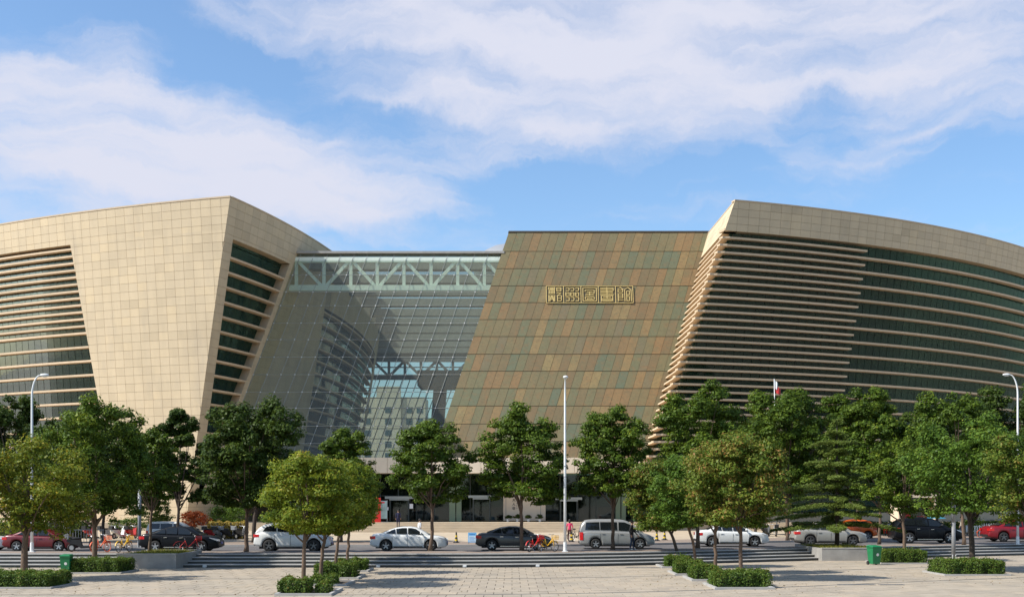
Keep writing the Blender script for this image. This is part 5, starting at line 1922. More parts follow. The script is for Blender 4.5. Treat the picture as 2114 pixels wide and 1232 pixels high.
# every body: length, half width, wheel positions, wheel radius, deck line, lower line, greenhouse (x, z), windows
BODY = {
    'sedan': dict(L=4.65, W=0.90, wh=(0.98, 3.68), r=0.325,
                  deck=[(0, 0.60), (0.05, 0.84), (0.14, 0.99), (0.35, 1.045), (0.9, 1.05), (1.5, 1.0), (2.6, 0.975), (3.3, 0.955), (3.75, 0.93), (4.2, 0.88), (4.45, 0.81), (4.59, 0.70), (4.64, 0.58), (4.65, 0.45)],
                  low=[(0, 0.40), (0.15, 0.28), (0.5, 0.22), (4.2, 0.20), (4.5, 0.22), (4.65, 0.32)],
                  house=[(0.62, 1.04), (1.15, 1.27), (1.55, 1.40), (2.0, 1.455), (2.45, 1.455), (2.8, 1.40), (3.2, 1.20), (3.62, 0.95)],
                  wins=[[(0.98, 1.075), (1.32, 1.27), (1.52, 1.335), (1.56, 1.06)], [(1.62, 1.055), (1.58, 1.345), (1.95, 1.395), (2.22, 1.395), (2.24, 1.03)], [(2.31, 1.03), (2.30, 1.395), (2.50, 1.395), (2.78, 1.335), (3.24, 1.03), (3.24, 1.0)]], doors=(1.35, 2.275, 3.32)),
    'suv': dict(L=4.6, W=0.93, wh=(0.95, 3.62), r=0.36,
                deck=[(0, 0.62), (0.04, 0.90), (0.10, 1.12), (0.5, 1.16), (1.5, 1.12), (2.6, 1.08), (3.2, 1.07), (3.7, 1.03), (4.15, 0.95), (4.45, 0.82), (4.57, 0.66), (4.6, 0.5)],
                low=[(0, 0.45), (0.15, 0.34), (0.5, 0.28), (4.2, 0.26), (4.45, 0.28), (4.6, 0.38)],
                house=[(0.10, 1.13), (0.32, 1.42), (0.62, 1.60), (1.2, 1.67), (2.0, 1.69), (2.5, 1.65), (2.85, 1.53), (3.2, 1.32), (3.55, 1.06)],
                wins=[[(0.55, 1.22), (0.78, 1.50), (1.35, 1.57), (1.38, 1.20)], [(1.45, 1.195), (1.43, 1.575), (2.18, 1.585), (2.20, 1.16)], [(2.27, 1.155), (2.26, 1.585), (2.50, 1.565), (2.80, 1.475), (3.18, 1.17), (3.18, 1.12)]], doors=(1.30, 2.235, 3.25)),
    'van': dict(L=4.95, W=0.93, wh=(1.05, 3.95), r=0.335,
                deck=[(0, 0.65), (0.03, 1.0), (0.06, 1.15), (0.5, 1.17), (2.6, 1.14), (3.6, 1.10), (4.0, 1.06), (4.4, 0.97), (4.72, 0.85), (4.9, 0.68), (4.95, 0.5)],
                low=[(0, 0.36), (0.1, 0.26), (0.5, 0.22), (4.5, 0.21), (4.8, 0.24), (4.95, 0.34)],
                house=[(0.02, 1.15), (0.14, 1.60), (0.34, 1.86), (0.9, 1.92), (2.2, 1.93), (2.9, 1.88), (3.25, 1.76), (3.7, 1.46), (4.22, 1.03)],
                wins=[[(0.36, 1.26), (0.42, 1.74), (1.28, 1.76), (1.30, 1.25)], [(1.36, 1.25), (1.34, 1.76), (2.44, 1.76), (2.46, 1.23)], [(2.56, 1.22), (2.55, 1.76), (2.95, 1.74), (3.28, 1.60), (3.86, 1.18), (3.86, 1.14)]], doors=(1.33, 2.50, 3.55)),
    'hatch': dict(L=3.95, W=0.86, wh=(0.72, 3.18), r=0.32,
                  deck=[(0, 0.62), (0.03, 0.86), (0.10, 1.04), (0.5, 1.08), (1.4, 1.04), (2.4, 1.0), (2.9, 0.98), (3.3, 0.93), (3.65, 0.83), (3.88, 0.68), (3.95, 0.5)],
                  low=[(0, 0.42), (0.12, 0.30), (0.5, 0.25), (3.6, 0.24), (3.8, 0.27), (3.95, 0.36)],
                  house=[(0.10, 1.05), (0.38, 1.34), (0.72, 1.50), (1.2, 1.55), (1.8, 1.55), (2.15, 1.48), (2.55, 1.28), (3.0, 0.97)],
                  wins=[[(0.55, 1.12), (0.78, 1.38), (1.25, 1.45), (1.28, 1.10)], [(1.34, 1.10), (1.33, 1.455), (1.78, 1.455), (2.08, 1.40), (2.62, 1.06), (2.62, 1.03)]], doors=(1.30, 2.7)),
}


def make_car(label, kind, color, x_left, y_near, z, flip=False, scale=1.0, rimmat='rim', name=None, cat='car', group=None, clear=False):
    """side towards the viewer at y_near; x_left: rear bumper (front bumper when flipped)"""
    B = BODY[kind]
    L, W, r = B['L'], B['W'], B['r']
    root = empty(name or {'sedan': 'sedan_car', 'suv': 'suv_car', 'van': 'minivan', 'hatch': 'hatchback_car'}[kind], (x_left + L * scale / 2, y_near + W * scale, z))
    if flip:
        root.rotation_euler = (0, 0, math.pi)
    root.scale = (scale,) * 3
    tag(root, label, cat, group)
    pm = PAINT[color]
    x_of = lambda x: x - L / 2
    dk = np.array(B['deck'])
    lo = np.array(B['low'])
    hs = np.array(B['house'])
    st = sorted(set([round(x, 3) for x in list(np.linspace(0, L, 56)) + [w + dx for w in B['wh'] for dx in (-0.42, -0.40, -0.36, -0.3, -0.2, -0.1, 0, 0.1, 0.2, 0.3, 0.36, 0.40, 0.42)]]))
    ra = r + 0.075

    def halfw(x):
        e = max(0.0, (0.75 - x) / 0.75) if x < 0.75 else max(0.0, (x - (L - 1.0)) / 1.0)
        return W * (1 - (0.14 if x < 0.75 else 0.24) * e ** 2.2)

    def low(x):
        z0 = float(np.interp(x, lo[:, 0], lo[:, 1]))
        for w in B['wh']:
            d = abs(x - w)
            if d < ra:
                z0 = max(z0, r + math.sqrt(ra * ra - d * d))
        return z0

    b = MB()
    ring = []
    for x in st:
        w = halfw(x)
        zd = float(np.interp(x, dk[:, 0], dk[:, 1]))
        zl = min(low(x), zd - 0.06)
        sh = zd - 0.13
        prof = [(0, zl), (0.80, zl), (0.965, zl + 0.02), (0.992, zl + (sh - zl) * 0.22), (1.0, zl + (sh - zl) * 0.5), (0.995, zl + (sh - zl) * 0.8), (0.975, sh + 0.02), (0.93, zd - 0.035), (0.85, zd), (0.5, zd + 0.02), (0, zd + 0.025)]
        pts = [(x_of(x), -f * w, q) for f, q in prof] + [(x_of(x), f * w, q) for f, q in prof[::-1][1:-1]]
        ring.append(pts)
    n = len(ring[0])
    vs = [p for q in ring for p in q]
    fs = []
    for i in range(len(ring) - 1):
        for k in range(n):
            fs.append((i * n + k, i * n + (k + 1) % n, (i + 1) * n + (k + 1) % n, (i + 1) * n + k))
    fs += [tuple(range(n - 1, -1, -1)), tuple((len(ring) - 1) * n + k for k in range(n))]
    b.add(vs, fs)
    b.build('body', pm, root, smooth=True, recalc=True)
    # greenhouse: painted shell with a rounded roof
    def hw(zq):
        zb, zt = hs[0, 1], hs[:, 1].max()
        f = np.clip((zq - zb) / (zt - zb), 0, 1)
        return W * (0.88 - 0.20 * f)
    b = MB()
    ring = []
    xs_ = np.linspace(hs[0, 0], hs[-1, 0], 34)
    for x in xs_:
        zt = float(np.interp(x, hs[:, 0], hs[:, 1]))
        zb = float(np.interp(x, dk[:, 0], dk[:, 1])) - 0.05
        zt = max(zt, zb + 0.01)
        hb, ht = hw(zb + 0.05), hw(zt)
        mid = (zb + zt) / 2
        ring.append([(x_of(x), -hb, zb), (x_of(x), -(hb + ht) / 2 * 1.01, mid), (x_of(x), -ht, zt - 0.03), (x_of(x), -ht * 0.90, zt), (x_of(x), 0, zt + 0.025), (x_of(x), ht * 0.90, zt), (x_of(x), ht, zt - 0.03), (x_of(x), (hb + ht) / 2 * 1.01, mid), (x_of(x), hb, zb)])
    n = 9
    vs = [p for q in ring for p in q]
    fs = []
    for i in range(len(ring) - 1):
        for k in range(n - 1):
            fs.append((i * n + k, i * n + k + 1, (i + 1) * n + k + 1, (i + 1) * n + k))
    b.add(vs, fs)
    b.build('roof', pm, root, smooth=True, recalc=True)
    gm = M['car_glass']
    for side in (-1, 1):
        for wi in B['wins']:
            poly = [(x_of(x), side * (hw(q) + 0.012), q) for x, q in wi]
            MB().prism(poly, (0, -side * 0.01, 0)).build('window', gm, root)
    # windscreen and rear window
    def screen(nm, a, c):
        q = []
        for (x, zq), k in ((a, 0.90), (c, 0.86)):
            q.append((x_of(x), hw(zq) * k, zq))
        (xa, wa, za), (xb_, wb, zb) = q
        d = Vector((zb - za, 0, -(xb_ - xa))).normalized()
        if d.z < 0:
            d = -d
        d *= 0.03
        MB().prism([Vector((xa, -wa, za)) + d, Vector((xb_, -wb, zb)) + d, Vector((xb_, wb, zb)) + d, Vector((xa, wa, za)) + d], -d * 0.5).build(nm, gm, root)
    i_top = int(np.argmax(hs[:, 1]))
    fr_t = hs[i_top + 1] if kind in ('sedan',) else hs[-4]
    screen('windscreen', (hs[-1, 0] - 0.06, hs[-1, 1] + 0.03), (float(fr_t[0]) + 0.08, float(np.interp(fr_t[0] + 0.08, hs[:, 0], hs[:, 1])) - 0.02))
    rr_t = hs[2]
    screen('rear_window', (hs[0, 0] + 0.05, hs[0, 1] + 0.05), (float(rr_t[0]) - 0.04, float(np.interp(rr_t[0] - 0.04, hs[:, 0], hs[:, 1])) - 0.02))
    # wheels
    for w in B['wh']:
        for side in (-1, 1):
            wy = side * (W - 0.115)
            wr = empty('wheel', (x_of(w), wy, r), parent=root)
            b = MB()
            prof = [(-0.10, r * 0.62), (-0.105, r * 0.9), (-0.085, r * 0.985), (0, r), (0.085, r * 0.985), (0.105, r * 0.9), (0.10, r * 0.62)]
            nn_ = 24
            vs = [(math.cos(6.28318 * k / nn_) * q, p, math.sin(6.28318 * k / nn_) * q) for p, q in prof for k in range(nn_)]
            fs = [(i * nn_ + k, i * nn_ + (k + 1) % nn_, (i + 1) * nn_ + (k + 1) % nn_, (i + 1) * nn_ + k) for i in range(len(prof) - 1) for k in range(nn_)]
            b.add(vs, fs)
            b.build('tyre', M['rubber'], wr, smooth=True)
            b = MB()
            yo = side * 0.085
            vs = [(math.cos(6.28318 * k / nn_) * q, p, math.sin(6.28318 * k / nn_) * q) for p, q in ((yo, r * 0.66), (yo + side * 0.012, r * 0.60), (yo * 0.3, r * 0.57), (yo * 0.2, 0.0001)) for k in range(nn_)]
            fs = [(i * nn_ + k, i * nn_ + (k + 1) % nn_, (i + 1) * nn_ + (k + 1) % nn_, (i + 1) * nn_ + k) for i in range(3) for k in range(nn_)]
            b.add(vs, fs[:2 * nn_], 0)
            b.add(vs, fs[2 * nn_:], 1)
            for k in range(5):
                a = 6.28318 * k / 5 + 0.3
                b.bar((0, yo * 0.85, 0), (math.cos(a) * r * 0.62, yo, math.sin(a) * r * 0.62), 0.075, 0.03, up=(0, 1, 0))
            b.tube([(0, yo * 0.7, 0), (0, yo + side * 0.015, 0)], 0.05, 10)
            b.build('rim', [M[rimmat], M['rubber']], wr)
        # dark arch lining between the wheels
        b = MB()
        b.box(x_of(w) - ra * 0.98, x_of(w) + ra * 0.98, -W + 0.26, W - 0.26, 0.2, r + ra * 0.98)
        b.build('wheel_housing', M['dark_body'], root)
    b = MB()
    b.box(x_of(0.35), x_of(L - 0.35), -W + 0.12, W - 0.12, 0.17, 0.34)
    b.build('underbody', M['dark_body'], root)
    zdk = lambda x: float(np.interp(x, dk[:, 0], dk[:, 1]))
    # lamps wrap round the corners
    for side in (-1, 1):
        zt = zdk(0.16) - 0.09 if kind != 'van' else 1.10
        hl = 0.17 if kind != 'van' else 0.52
        b = MB()
        q = [(x_of(0.0) + 0.0, halfw(0.0) + 0.012), (x_of(0.12), halfw(0.12) + 0.014), (x_of(0.12 + (0.22 if kind != 'van' else 0.10)), halfw(0.3) + 0.010)]
        vs = []
        for (x, y) in q:
            f = 1.0
            vs += [(x, side * y, zt - hl), (x, side * y, zt)]
        vs += [(x_of(-0.012), side * W * 0.55, zt - hl * 0.9), (x_of(-0.012), side * W * 0.55, zt)]
        b.add(vs, [(0, 2, 3, 1), (2, 4, 5, 3), (6, 0, 1, 7)])
        b.build('tail_lamp', M['tail'], root)
        b = MB()
        xf = L - 0.10
        zq = zdk(xf - 0.35) - 0.05
        vs = [(x_of(xf - 0.42), side * (halfw(xf - 0.42) + 0.012), zq - 0.03), (x_of(xf - 0.42), side * (halfw(xf - 0.42) + 0.006), zq + 0.01), (x_of(xf), side * (halfw(xf) + 0.012), zq - 0.20), (x_of(xf), side * (halfw(xf) + 0.004), zq - 0.08), (x_of(L + 0.012), side * W * 0.52, zq - 0.22), (x_of(L + 0.004), side * W * 0.52, zq - 0.12)]
        b.add(vs, [(0, 2, 3, 1), (2, 4, 5, 3)])
        b.build('head_lamp', M['head'], root)
        # mirror, handles, door gaps
        b = MB()
        xm = B['wins'][-1][-1][0] - 0.12
        zm = B['wins'][-1][-1][1] + 0.06
        b.ball((x_of(xm), side * (W + 0.09), zm + 0.03), (0.07, 0.11, 0.075), 10, 6)
        b.bar((x_of(xm), side * (W - 0.12), zm - 0.02), (x_of(xm), side * (W + 0.05), zm), 0.05, 0.04)
        b.build('mirror', pm if color != 'black' else M['black'], root, smooth=True)
        for i, xd in enumerate(B['doors'][:-1]):
            b = MB()
            hz = zdk(xd + 0.3) - 0.16
            b.bar((x_of(xd + 0.12), side * (W + 0.008), hz), (x_of(xd + 0.32), side * (W + 0.008), hz + 0.01), 0.025, 0.03)
            b.build('door_handle', M['chrome'] if color in ('black', 'grey') else pm, root)
        b = MB()
        for xd in B['doors']:
            b.bar((x_of(xd), side * (W - 0.006), 0.34), (x_of(xd + 0.01), side * (W + 0.001), zdk(xd) - 0.20), 0.012, 0.014, up=(1, 0, 0))
            b.bar((x_of(xd + 0.01), side * (W + 0.001), zdk(xd) - 0.20), (x_of(xd), side * (W * 0.93), zdk(xd) - 0.04), 0.012, 0.014, up=(1, 0, 0))
        tag(b.build('door_gaps', M['black'], root), kind='stuff')
        b = MB()
        b.bar((x_of(B['wh'][0] + 0.5), side * (W - 0.012), 0.27), (x_of(B['wh'][1] - 0.5), side * (W - 0.012), 0.27), 0.03, 0.05)
        b.build('sill_trim', M['chrome'] if color in ('grey', 'black') else M['black'], root)
    b = MB()
    b.box(x_of(-0.02), x_of(0.05), -0.6, 0.6, 0.36, 0.50)
    b.build('rear_bumper_trim', M['black'], root)
    b = MB()
    b.box(x_of(L - 0.16), x_of(L + 0.005), -0.62, 0.62, 0.34, 0.52)
    b.build('grille', M['black'], root)
    b = MB()
    b.box(x_of(L - 0.02), x_of(L + 0.02), -0.22, 0.22, 0.44, 0.58)
    b.build('number_plate', M['plate_blue'], root)
    if kind == 'suv':
        for side in (-1, 1):
            b = MB()
            b.tube([(x_of(0.75), side * W * 0.66, 1.66), (x_of(0.95), side * W * 0.66, 1.73), (x_of(2.2), side * W * 0.66, 1.755), (x_of(2.4), side * W * 0.66, 1.70)], 0.018, 6)
            b.build('roof_rail', M['black'], root)
    return root


def car_px(label, kind, color, xl, xr, py, z=0.48, **kw):
    Y = GYd(py, z)
    w = (xr - xl) / F * Y
    sc_ = min(1.12, max(0.8, w / BODY[kind]['L']))
    return make_car(label, kind, color, (xl - CX) / F * Y, Y, z, scale=sc_, **kw)


KERB = 'cars parked along the kerb'
car_px('white sedan parked between two trees in front of the entrance stairs', 'sedan', 'white', 763, 922, 1137, group=KERB)
car_px('dark grey sedan parked behind the red and yellow bikes', 'sedan', 'grey', 982, 1141, 1136, group=KERB)
car_px('silver minivan parked where the man in black stands', 'van', 'silver', 1197, 1353, 1132.5, group=KERB, cat='van')
car_px('white SUV parked behind the clipped round trees', 'suv', 'white', 522, 681, 1138, rimmat='rim_dark', group=KERB)
car_px('black sedan parked behind the raised granite planter', 'sedan', 'black', 285, 450, 1138.5, group=KERB)
car_px('dark red sedan parked at the left border', 'sedan', 'red', 2, 152, 1137.5, group=KERB)
car_px('white sedan half hidden behind the right clipped trees', 'sedan', 'white', 1440, 1590, 1128, group=KERB)
car_px('beige sedan parked behind the cedar', 'sedan', 'beige', 1642, 1793, 1126, group=KERB, rimmat='rim_dark')
car_px('black SUV parked behind the hedge near the right bin', 'suv', 'black', 1849, 1992, 1121, group=KERB)
car_px('bright red sedan cut by the right border', 'sedan', 'crimson', 2043, 2186, 1118, group=KERB, rimmat='rim_dark')
car_px('white car cut by the left border behind the red sedan', 'sedan', 'white', -140, 6, 1136, group=KERB)
car_px('orange hatchback on the far side of the road behind the beige sedan', 'hatch', 'orange', 1706, 1812, 1114, flip=True)
car_px('white minivan on the far side of the road behind the black sedan', 'van', 'white', 300, 398, 1119, cat='van')

# ------------------------------------------------------------------ two-wheelers
def make_bike(label, base, rz, frame_mat, rim_mat='black', basket=True, name='bicycle', group=None, lean=0.0):
    root = empty(name, base, rz)
    root.rotation_euler = (lean, 0, rz)
    tag(root, label, 'bicycle', group)
    R = 0.31
    for x in (-0.52, 0.52):
        w = empty('wheel', (x, 0, R), parent=root)
        b = MB()
        n = 22
        vs = []
        for k in range(n):
            a = 6.28318 * k / n
            for (dr, dy) in ((0.028, 0), (0, 0.024), (-0.028, 0), (0, -0.024)):
                vs.append((math.cos(a) * (R - 0.028 + dr), dy, math.sin(a) * (R - 0.028 + dr)))
        fs = [(k * 4 + j, k * 4 + (j + 1) % 4, ((k + 1) % n) * 4 + (j + 1) % 4, ((k + 1) % n) * 4 + j) for k in range(n) for j in range(4)]
        b.add(vs, fs)
        b.build('tyre', M['rubber'] if rim_mat == 'black' else M[rim_mat], w, smooth=True)
        b = MB()
        for k in range(8):
            a = 6.28318 * k / 8
            b.tube([(0, 0, 0), (math.cos(a) * (R - 0.04), 0, math.sin(a) * (R - 0.04))], 0.008, 4, cap=False)
        b.tube([(0, -0.05, 0), (0, 0.05, 0)], 0.035, 8)
        tag(b.build('spokes', M['silver'], w), kind='stuff')
    b = MB()
    bbk, seat_t, head = (-0.08, 0, 0.30), (-0.22, 0, 0.72), (0.36, 0, 0.80)
    b.tube([bbk, seat_t], 0.024, 7)
    b.tube([bbk, (0.10, 0, 0.44), (0.37, 0, 0.74)], 0.034, 7)
    b.tube([(0.52, 0.06, R), (0.44, 0.03, 0.60), head], 0.022, 6)
    b.tube([(0.52, -0.06, R), (0.44, -0.03, 0.60), head], 0.022, 6)
    for y in (-0.07, 0.07):
        b.tube([(-0.52, y, R), bbk], 0.016, 6)
        b.tube([(-0.52, y, R), (-0.2, 0, 0.66)], 0.014, 6)
    b.build('frame', M[frame_mat], root, smooth=True)
    b = MB()
    for x0, a0, a1 in ((-0.52, 0.35, 2.9), (0.52, 0.7, 2.6)):
        pts = [(x0 + math.cos(a) * (R + 0.03), 0, R + math.sin(a) * (R + 0.03)) for a in np.linspace(a0, a1, 9)]
        for p, q in zip(pts[:-1], pts[1:]):
            b.bar(p, q, 0.06, 0.012)
    b.build('mudguard', M[frame_mat], root)
    b = MB()
    b.tube([seat_t, (-0.24, 0, 0.84)], 0.018, 6)
    b.tube([head, (0.33, 0, 0.98)], 0.018, 6)
    b.tube([(0.24, -0.27, 1.02), (0.31, -0.15, 1.0), (0.33, 0, 0.98), (0.31, 0.15, 1.0), (0.24, 0.27, 1.02)], 0.013, 6)
    b.build('handlebar', M['silver'], root, smooth=True)
    b = MB()
    b.ball((-0.25, 0, 0.87), (0.14, 0.08, 0.04), 10, 6)
    b.ball((-0.33, 0, 0.88), (0.07, 0.10, 0.045), 10, 6)
    b.build('saddle', M['black'], root, smooth=True)
    if basket:
        b = MB()
        x0, x1, z0, z1 = 0.42, 0.70, 0.72, 0.94
        for z in (z0, (z0 + z1) / 2, z1):
            for (p, q) in (((x0, -0.14, z), (x1, -0.16, z)), ((x1, -0.16, z), (x1, 0.16, z)), ((x1, 0.16, z), (x0, 0.14, z)), ((x0, 0.14, z), (x0, -0.14, z))):
                b.bar(p, q, 0.014, 0.014)
        for k in range(5):
            f = k / 4
            for y in (-0.15, 0.15):
                b.bar((x0 + (x1 - x0) * f, y, z0), (x0 + (x1 - x0) * f, y, z1), 0.012, 0.012)
            b.bar((x1, -0.16 + 0.32 * f, z0), (x1, -0.16 + 0.32 * f, z1), 0.012, 0.012)
        b.box(x0, x1, -0.14, 0.14, z0 - 0.01, z0)
        b.build('basket', M[frame_mat] if frame_mat != 'black' else M['silver'], root)
    b = MB()
    b.tube([(-0.08, -0.09, 0.30), (-0.08, 0.09, 0.30)], 0.06, 10)
    b.bar((-0.08, -0.10, 0.30), (0.04, -0.10, 0.18), 0.02, 0.02)
    b.bar((0.0, -0.18, 0.18), (0.09, -0.18, 0.18), 0.03, 0.05)
    b.bar((-0.08, 0.10, 0.30), (-0.2, 0.10, 0.42), 0.02, 0.02)
    b.build('crank', M['black'], root)
    b = MB()
    b.tube([(-0.35, -0.06, 0.3), (-0.30, -0.24, 0.0)], 0.012, 5)
    b.build('kickstand', M['silver'], root)
    return root


WALK = 'shared bikes left on the pavement'
make_bike('red and white bike leaning in front of the black sedan', G(390, 1140, 0.604), 0.35, 'red', 'black', group=WALK)
make_bike('red bike beside the tree trunk at the dark grey sedan', G(1104, 1138, 0.604), 0.9, 'red', 'black', group=WALK)
make_bike('yellow bike in front of the dark grey sedan bonnet', G(1131, 1137.5, 0.604), -0.75, 'bike_yellow', 'black', group=WALK)
make_bike('yellow bike standing left of the raised granite planter', G(256, 1139, 0.604), 1.3, 'bike_yellow', 'black', group=WALK)
make_bike('orange bike beside the trunk right of the left bin', G(208, 1139.5, 0.604), 1.15, 'orange', 'orange', group=WALK)
make_bike('black bike on the pavement left of the silver minivan', G(1192, 1116, 0.6), 0.3, 'black', 'black', basket=False, group=WALK)
make_bike('orange bike by the white pickets at the far right', at_depth(2036, 94), 0.2, 'orange', 'orange', group=WALK)


def make_scooter(label, base, rz, col, group=None, motor=False):
    root = tag(empty('scooter', base, rz), label, 'scooter', group)
    R = 0.24
    for x in (-0.60, 0.62):
        b = MB()
        n = 18
        vs = []
        for k in range(n):
            a = 6.28318 * k / n
            for (dr, dy) in ((0.05, 0), (0, 0.045), (-0.06, 0.03), (-0.06, -0.03), (0, -0.045)):
                vs.append((x + math.cos(a) * (R - 0.05 + dr), dy, R + math.sin(a) * (R - 0.05 + dr)))
        fs = [(k * 5 + j, k * 5 + (j + 1) % 5, ((k + 1) % n) * 5 + (j + 1) % 5, ((k + 1) % n) * 5 + j) for k in range(n) for j in range(5)]
        b.add(vs, fs)
        b.tube([(x, -0.03, R), (x, 0.03, R)], R * 0.55, 12, m=1)
        b.build('wheel', [M['rubber'], M['silver']], root)
    b = MB()
    side = [(-0.86, 0.62), (-0.80, 0.74), (-0.1, 0.70), (0.02, 0.34), (0.36, 0.34), (0.50, 0.86), (0.56, 0.86), (0.50, 0.22), (-0.05, 0.20), (-0.30, 0.40), (-0.62, 0.46)]
    b.prism([(x, -0.14, z) for x, z in side], (0, 0.28, 0))
    b.build('body', M[col], root)
    b = MB()
    b.ball((-0.42, 0, 0.78), (0.42, 0.14, 0.07), 12, 6)
    b.build('saddle', M['black'], root, smooth=True)
    b = MB()
    b.tube([(0.60, 0, R), (0.50, 0, 0.95)], 0.03, 7)
    b.tube([(0.36, -0.32, 1.02), (0.48, 0, 0.98), (0.36, 0.32, 1.02)], 0.018, 6)
    b.build('handlebar', M['silver'], root, smooth=True)
    for y in (-0.28, 0.28):
        b = MB()
        b.tube([(0.40, y, 1.0), (0.42, y * 1.1, 1.16)], 0.008, 5)
        b.ball((0.42, y * 1.1, 1.20), (0.02, 0.07, 0.05), 8, 5)
        b.build('mirror', M['black'], root)
    b = MB()
    b.ball((0.56, 0, 0.82), (0.05, 0.08, 0.07), 8, 6)
    b.build('head_lamp', M['head'], root, smooth=True)
    b = MB()
    b.box(-1.02, -0.74, -0.17, 0.17, 0.74, 1.02)
    b.build('box', M['black'] if col != 'black' else M['lamp_grey'], root)
    return root


SCO = 'scooters parked in a row beyond the road'
sc_list = [(152, 92, 'black', 'dark scooter behind the red sedan bonnet'), (186, 91, 'red', 'red scooter left of the thick hedge tree trunk'), (226, 91, 'lamp_grey', 'grey scooter behind the yellow bike'), (246, 90.6, 'white_paint', 'white scooter behind the yellow bike'), (272, 91, 'red', 'red scooter left of the black sedan boot'),
           (412, 90, 'white_paint', 'white scooter in front of the rust-red shrub'), (436, 90, 'red', 'red scooter left of the golden hedge'), (452, 89.6, 'lamp_grey', 'pale scooter in front of the golden hedge'), (474, 90, 'black', 'black scooter in front of the golden hedge, near its middle'), (496, 90, 'black', 'black scooter nearest the white SUV'),
           (1602, 96, 'white_paint', 'white motor scooter left of the beige sedan'), (1582, 97, 'black', 'black motor scooter right of the white sedan'), (1828, 99, 'red', 'red scooter behind the slim tree'), (2000, 100, 'white_paint', 'cream scooter behind the black SUV bonnet'), (1842, 99.5, 'black', 'dark scooter left of the black SUV')]
for i, (px, Y, c, lab) in enumerate(sc_list):
    make_scooter(lab, at_depth(px, Y, 0.605), 1.2 + 0.25 * math.sin(i * 2.1), c, SCO)
b0 = make_scooter('black motorbike parked at the kerb left of the hedge tree trunk', G(170, 1138, 0.604), 0.15, 'black')

# ------------------------------------------------------------------ people
def make_person(label, base, rz, joints, radii, zones, hair=True, scale=1.0, hands=None, hair_long=False, extra=None):
    """one continuous body grown over a posed skeleton; zones: function(point)->material index"""
    root = tag(empty('person', base, rz), label, 'person')
    root.scale = (scale,) * 3
    names = list(joints)
    idx = {k: i for i, k in enumerate(names)}
    edges = [('pelvis', 'waist'), ('waist', 'chest'), ('chest', 'neck'), ('neck', 'head0'), ('head0', 'head1'), ('head1', 'head2'),
             ('chest', 'shl'), ('shl', 'ell'), ('ell', 'wrl'), ('wrl', 'hal'), ('chest', 'shr'), ('shr', 'elr'), ('elr', 'wrr'), ('wrr', 'har'),
             ('pelvis', 'hil'), ('hil', 'knl'), ('knl', 'anl'), ('anl', 'tol'), ('pelvis', 'hir'), ('hir', 'knr'), ('knr', 'anr'), ('anr', 'tor')]
    me = bpy.data.meshes.new('person_skeleton')
    me.from_pydata([joints[k] for k in names], [(idx[a], idx[b_]) for a, b_ in edges], [])
    o = bpy.data.objects.new('person_skeleton', me)
    COL.objects.link(o)
    sk = o.modifiers.new('skin', 'SKIN')
    sk.use_smooth_shade = True
    for k in names:
        r = radii[k]
        me.skin_vertices[0].data[idx[k]].radius = (r, r) if isinstance(r, float) else r
        me.skin_vertices[0].data[idx[k]].use_root = (k == 'pelvis')
    ss = o.modifiers.new('sub', 'SUBSURF')
    ss.levels = 2
    ss.render_levels = 2
    bpy.context.view_layer.update()
    dg = bpy.context.evaluated_depsgraph_get()
    me2 = bpy.data.meshes.new_from_object(o.evaluated_get(dg))
    bpy.data.objects.remove(o, do_unlink=True)
    mats, fn = zones
    me2.materials.clear()
    for m_ in mats:
        me2.materials.append(m_)
    for p in me2.polygons:
        p.material_index = fn(p.center)
        p.use_smooth = True
    body = bpy.data.objects.new('body', me2)
    COL.objects.link(body)
    body.parent = root
    h = Vector(joints['head1'])
    b = MB()
    b.ball(h + Vector((-0.015, 0, 0.045)), (0.102, 0.088, 0.105), 14, 9)
    if hair_long:
        b.ball(h + Vector((-0.06, 0, -0.06)), (0.07, 0.085, 0.15), 12, 8)
    b.build('hair', M['hair'], root, smooth=True)
    b = MB()
    b.ball(h + Vector((0.098, 0, -0.02)), (0.022, 0.014, 0.022), 6, 5)
    for s in (-1, 1):
        b.ball(h + Vector((0.0, 0.083 * s, -0.01)), (0.02, 0.014, 0.032), 6, 5)
    b.build('nose_and_ears', M['skin'], root, smooth=True)
    b = MB()
    for s in (-1, 1):
        b.ball(h + Vector((0.086, 0.034 * s, 0.008)), (0.010, 0.014, 0.008), 6, 5)
    b.box(h.x + 0.083, h.x + 0.092, -0.024, 0.024, h.z - 0.066, h.z - 0.058, 0)
    b.build('eyes_and_mouth', M['hair'], root)
    for s, k, kw in ((1, 'hal', 'wrl'), (-1, 'har', 'wrr')):
        a, w = Vector(joints[k]), Vector(joints[kw])
        d = (a - w).normalized()
        sd = Vector((1, 0, 0)) if abs(d.x) < 0.7 else Vector((0, 0, 1))
        sd = (sd - d * sd.dot(d)).normalized()
        cu = d.cross(sd)
        b = MB()
        b.tube([w + d * 0.02, a, a + d * 0.035], [0.024, 0.036, 0.033], 8)
        for j, ln in enumerate((0.062, 0.075, 0.07, 0.055)):
            st = a + d * 0.03 + sd * (0.027 - 0.018 * j)
            b.tube([st, st + d * ln * 0.5 + cu * 0.004, st + d * ln * 0.95 + cu * 0.02 * s], [0.009, 0.0085, 0.006], 6)
        st = a - d * 0.01 + sd * 0.03
        b.tube([st, st + (d + sd).normalized() * 0.035, st + (d * 1.6 + sd).normalized() * 0.062], [0.011, 0.010, 0.007], 6)
        b.build('hand', M['skin'], root, smooth=True)
    return root


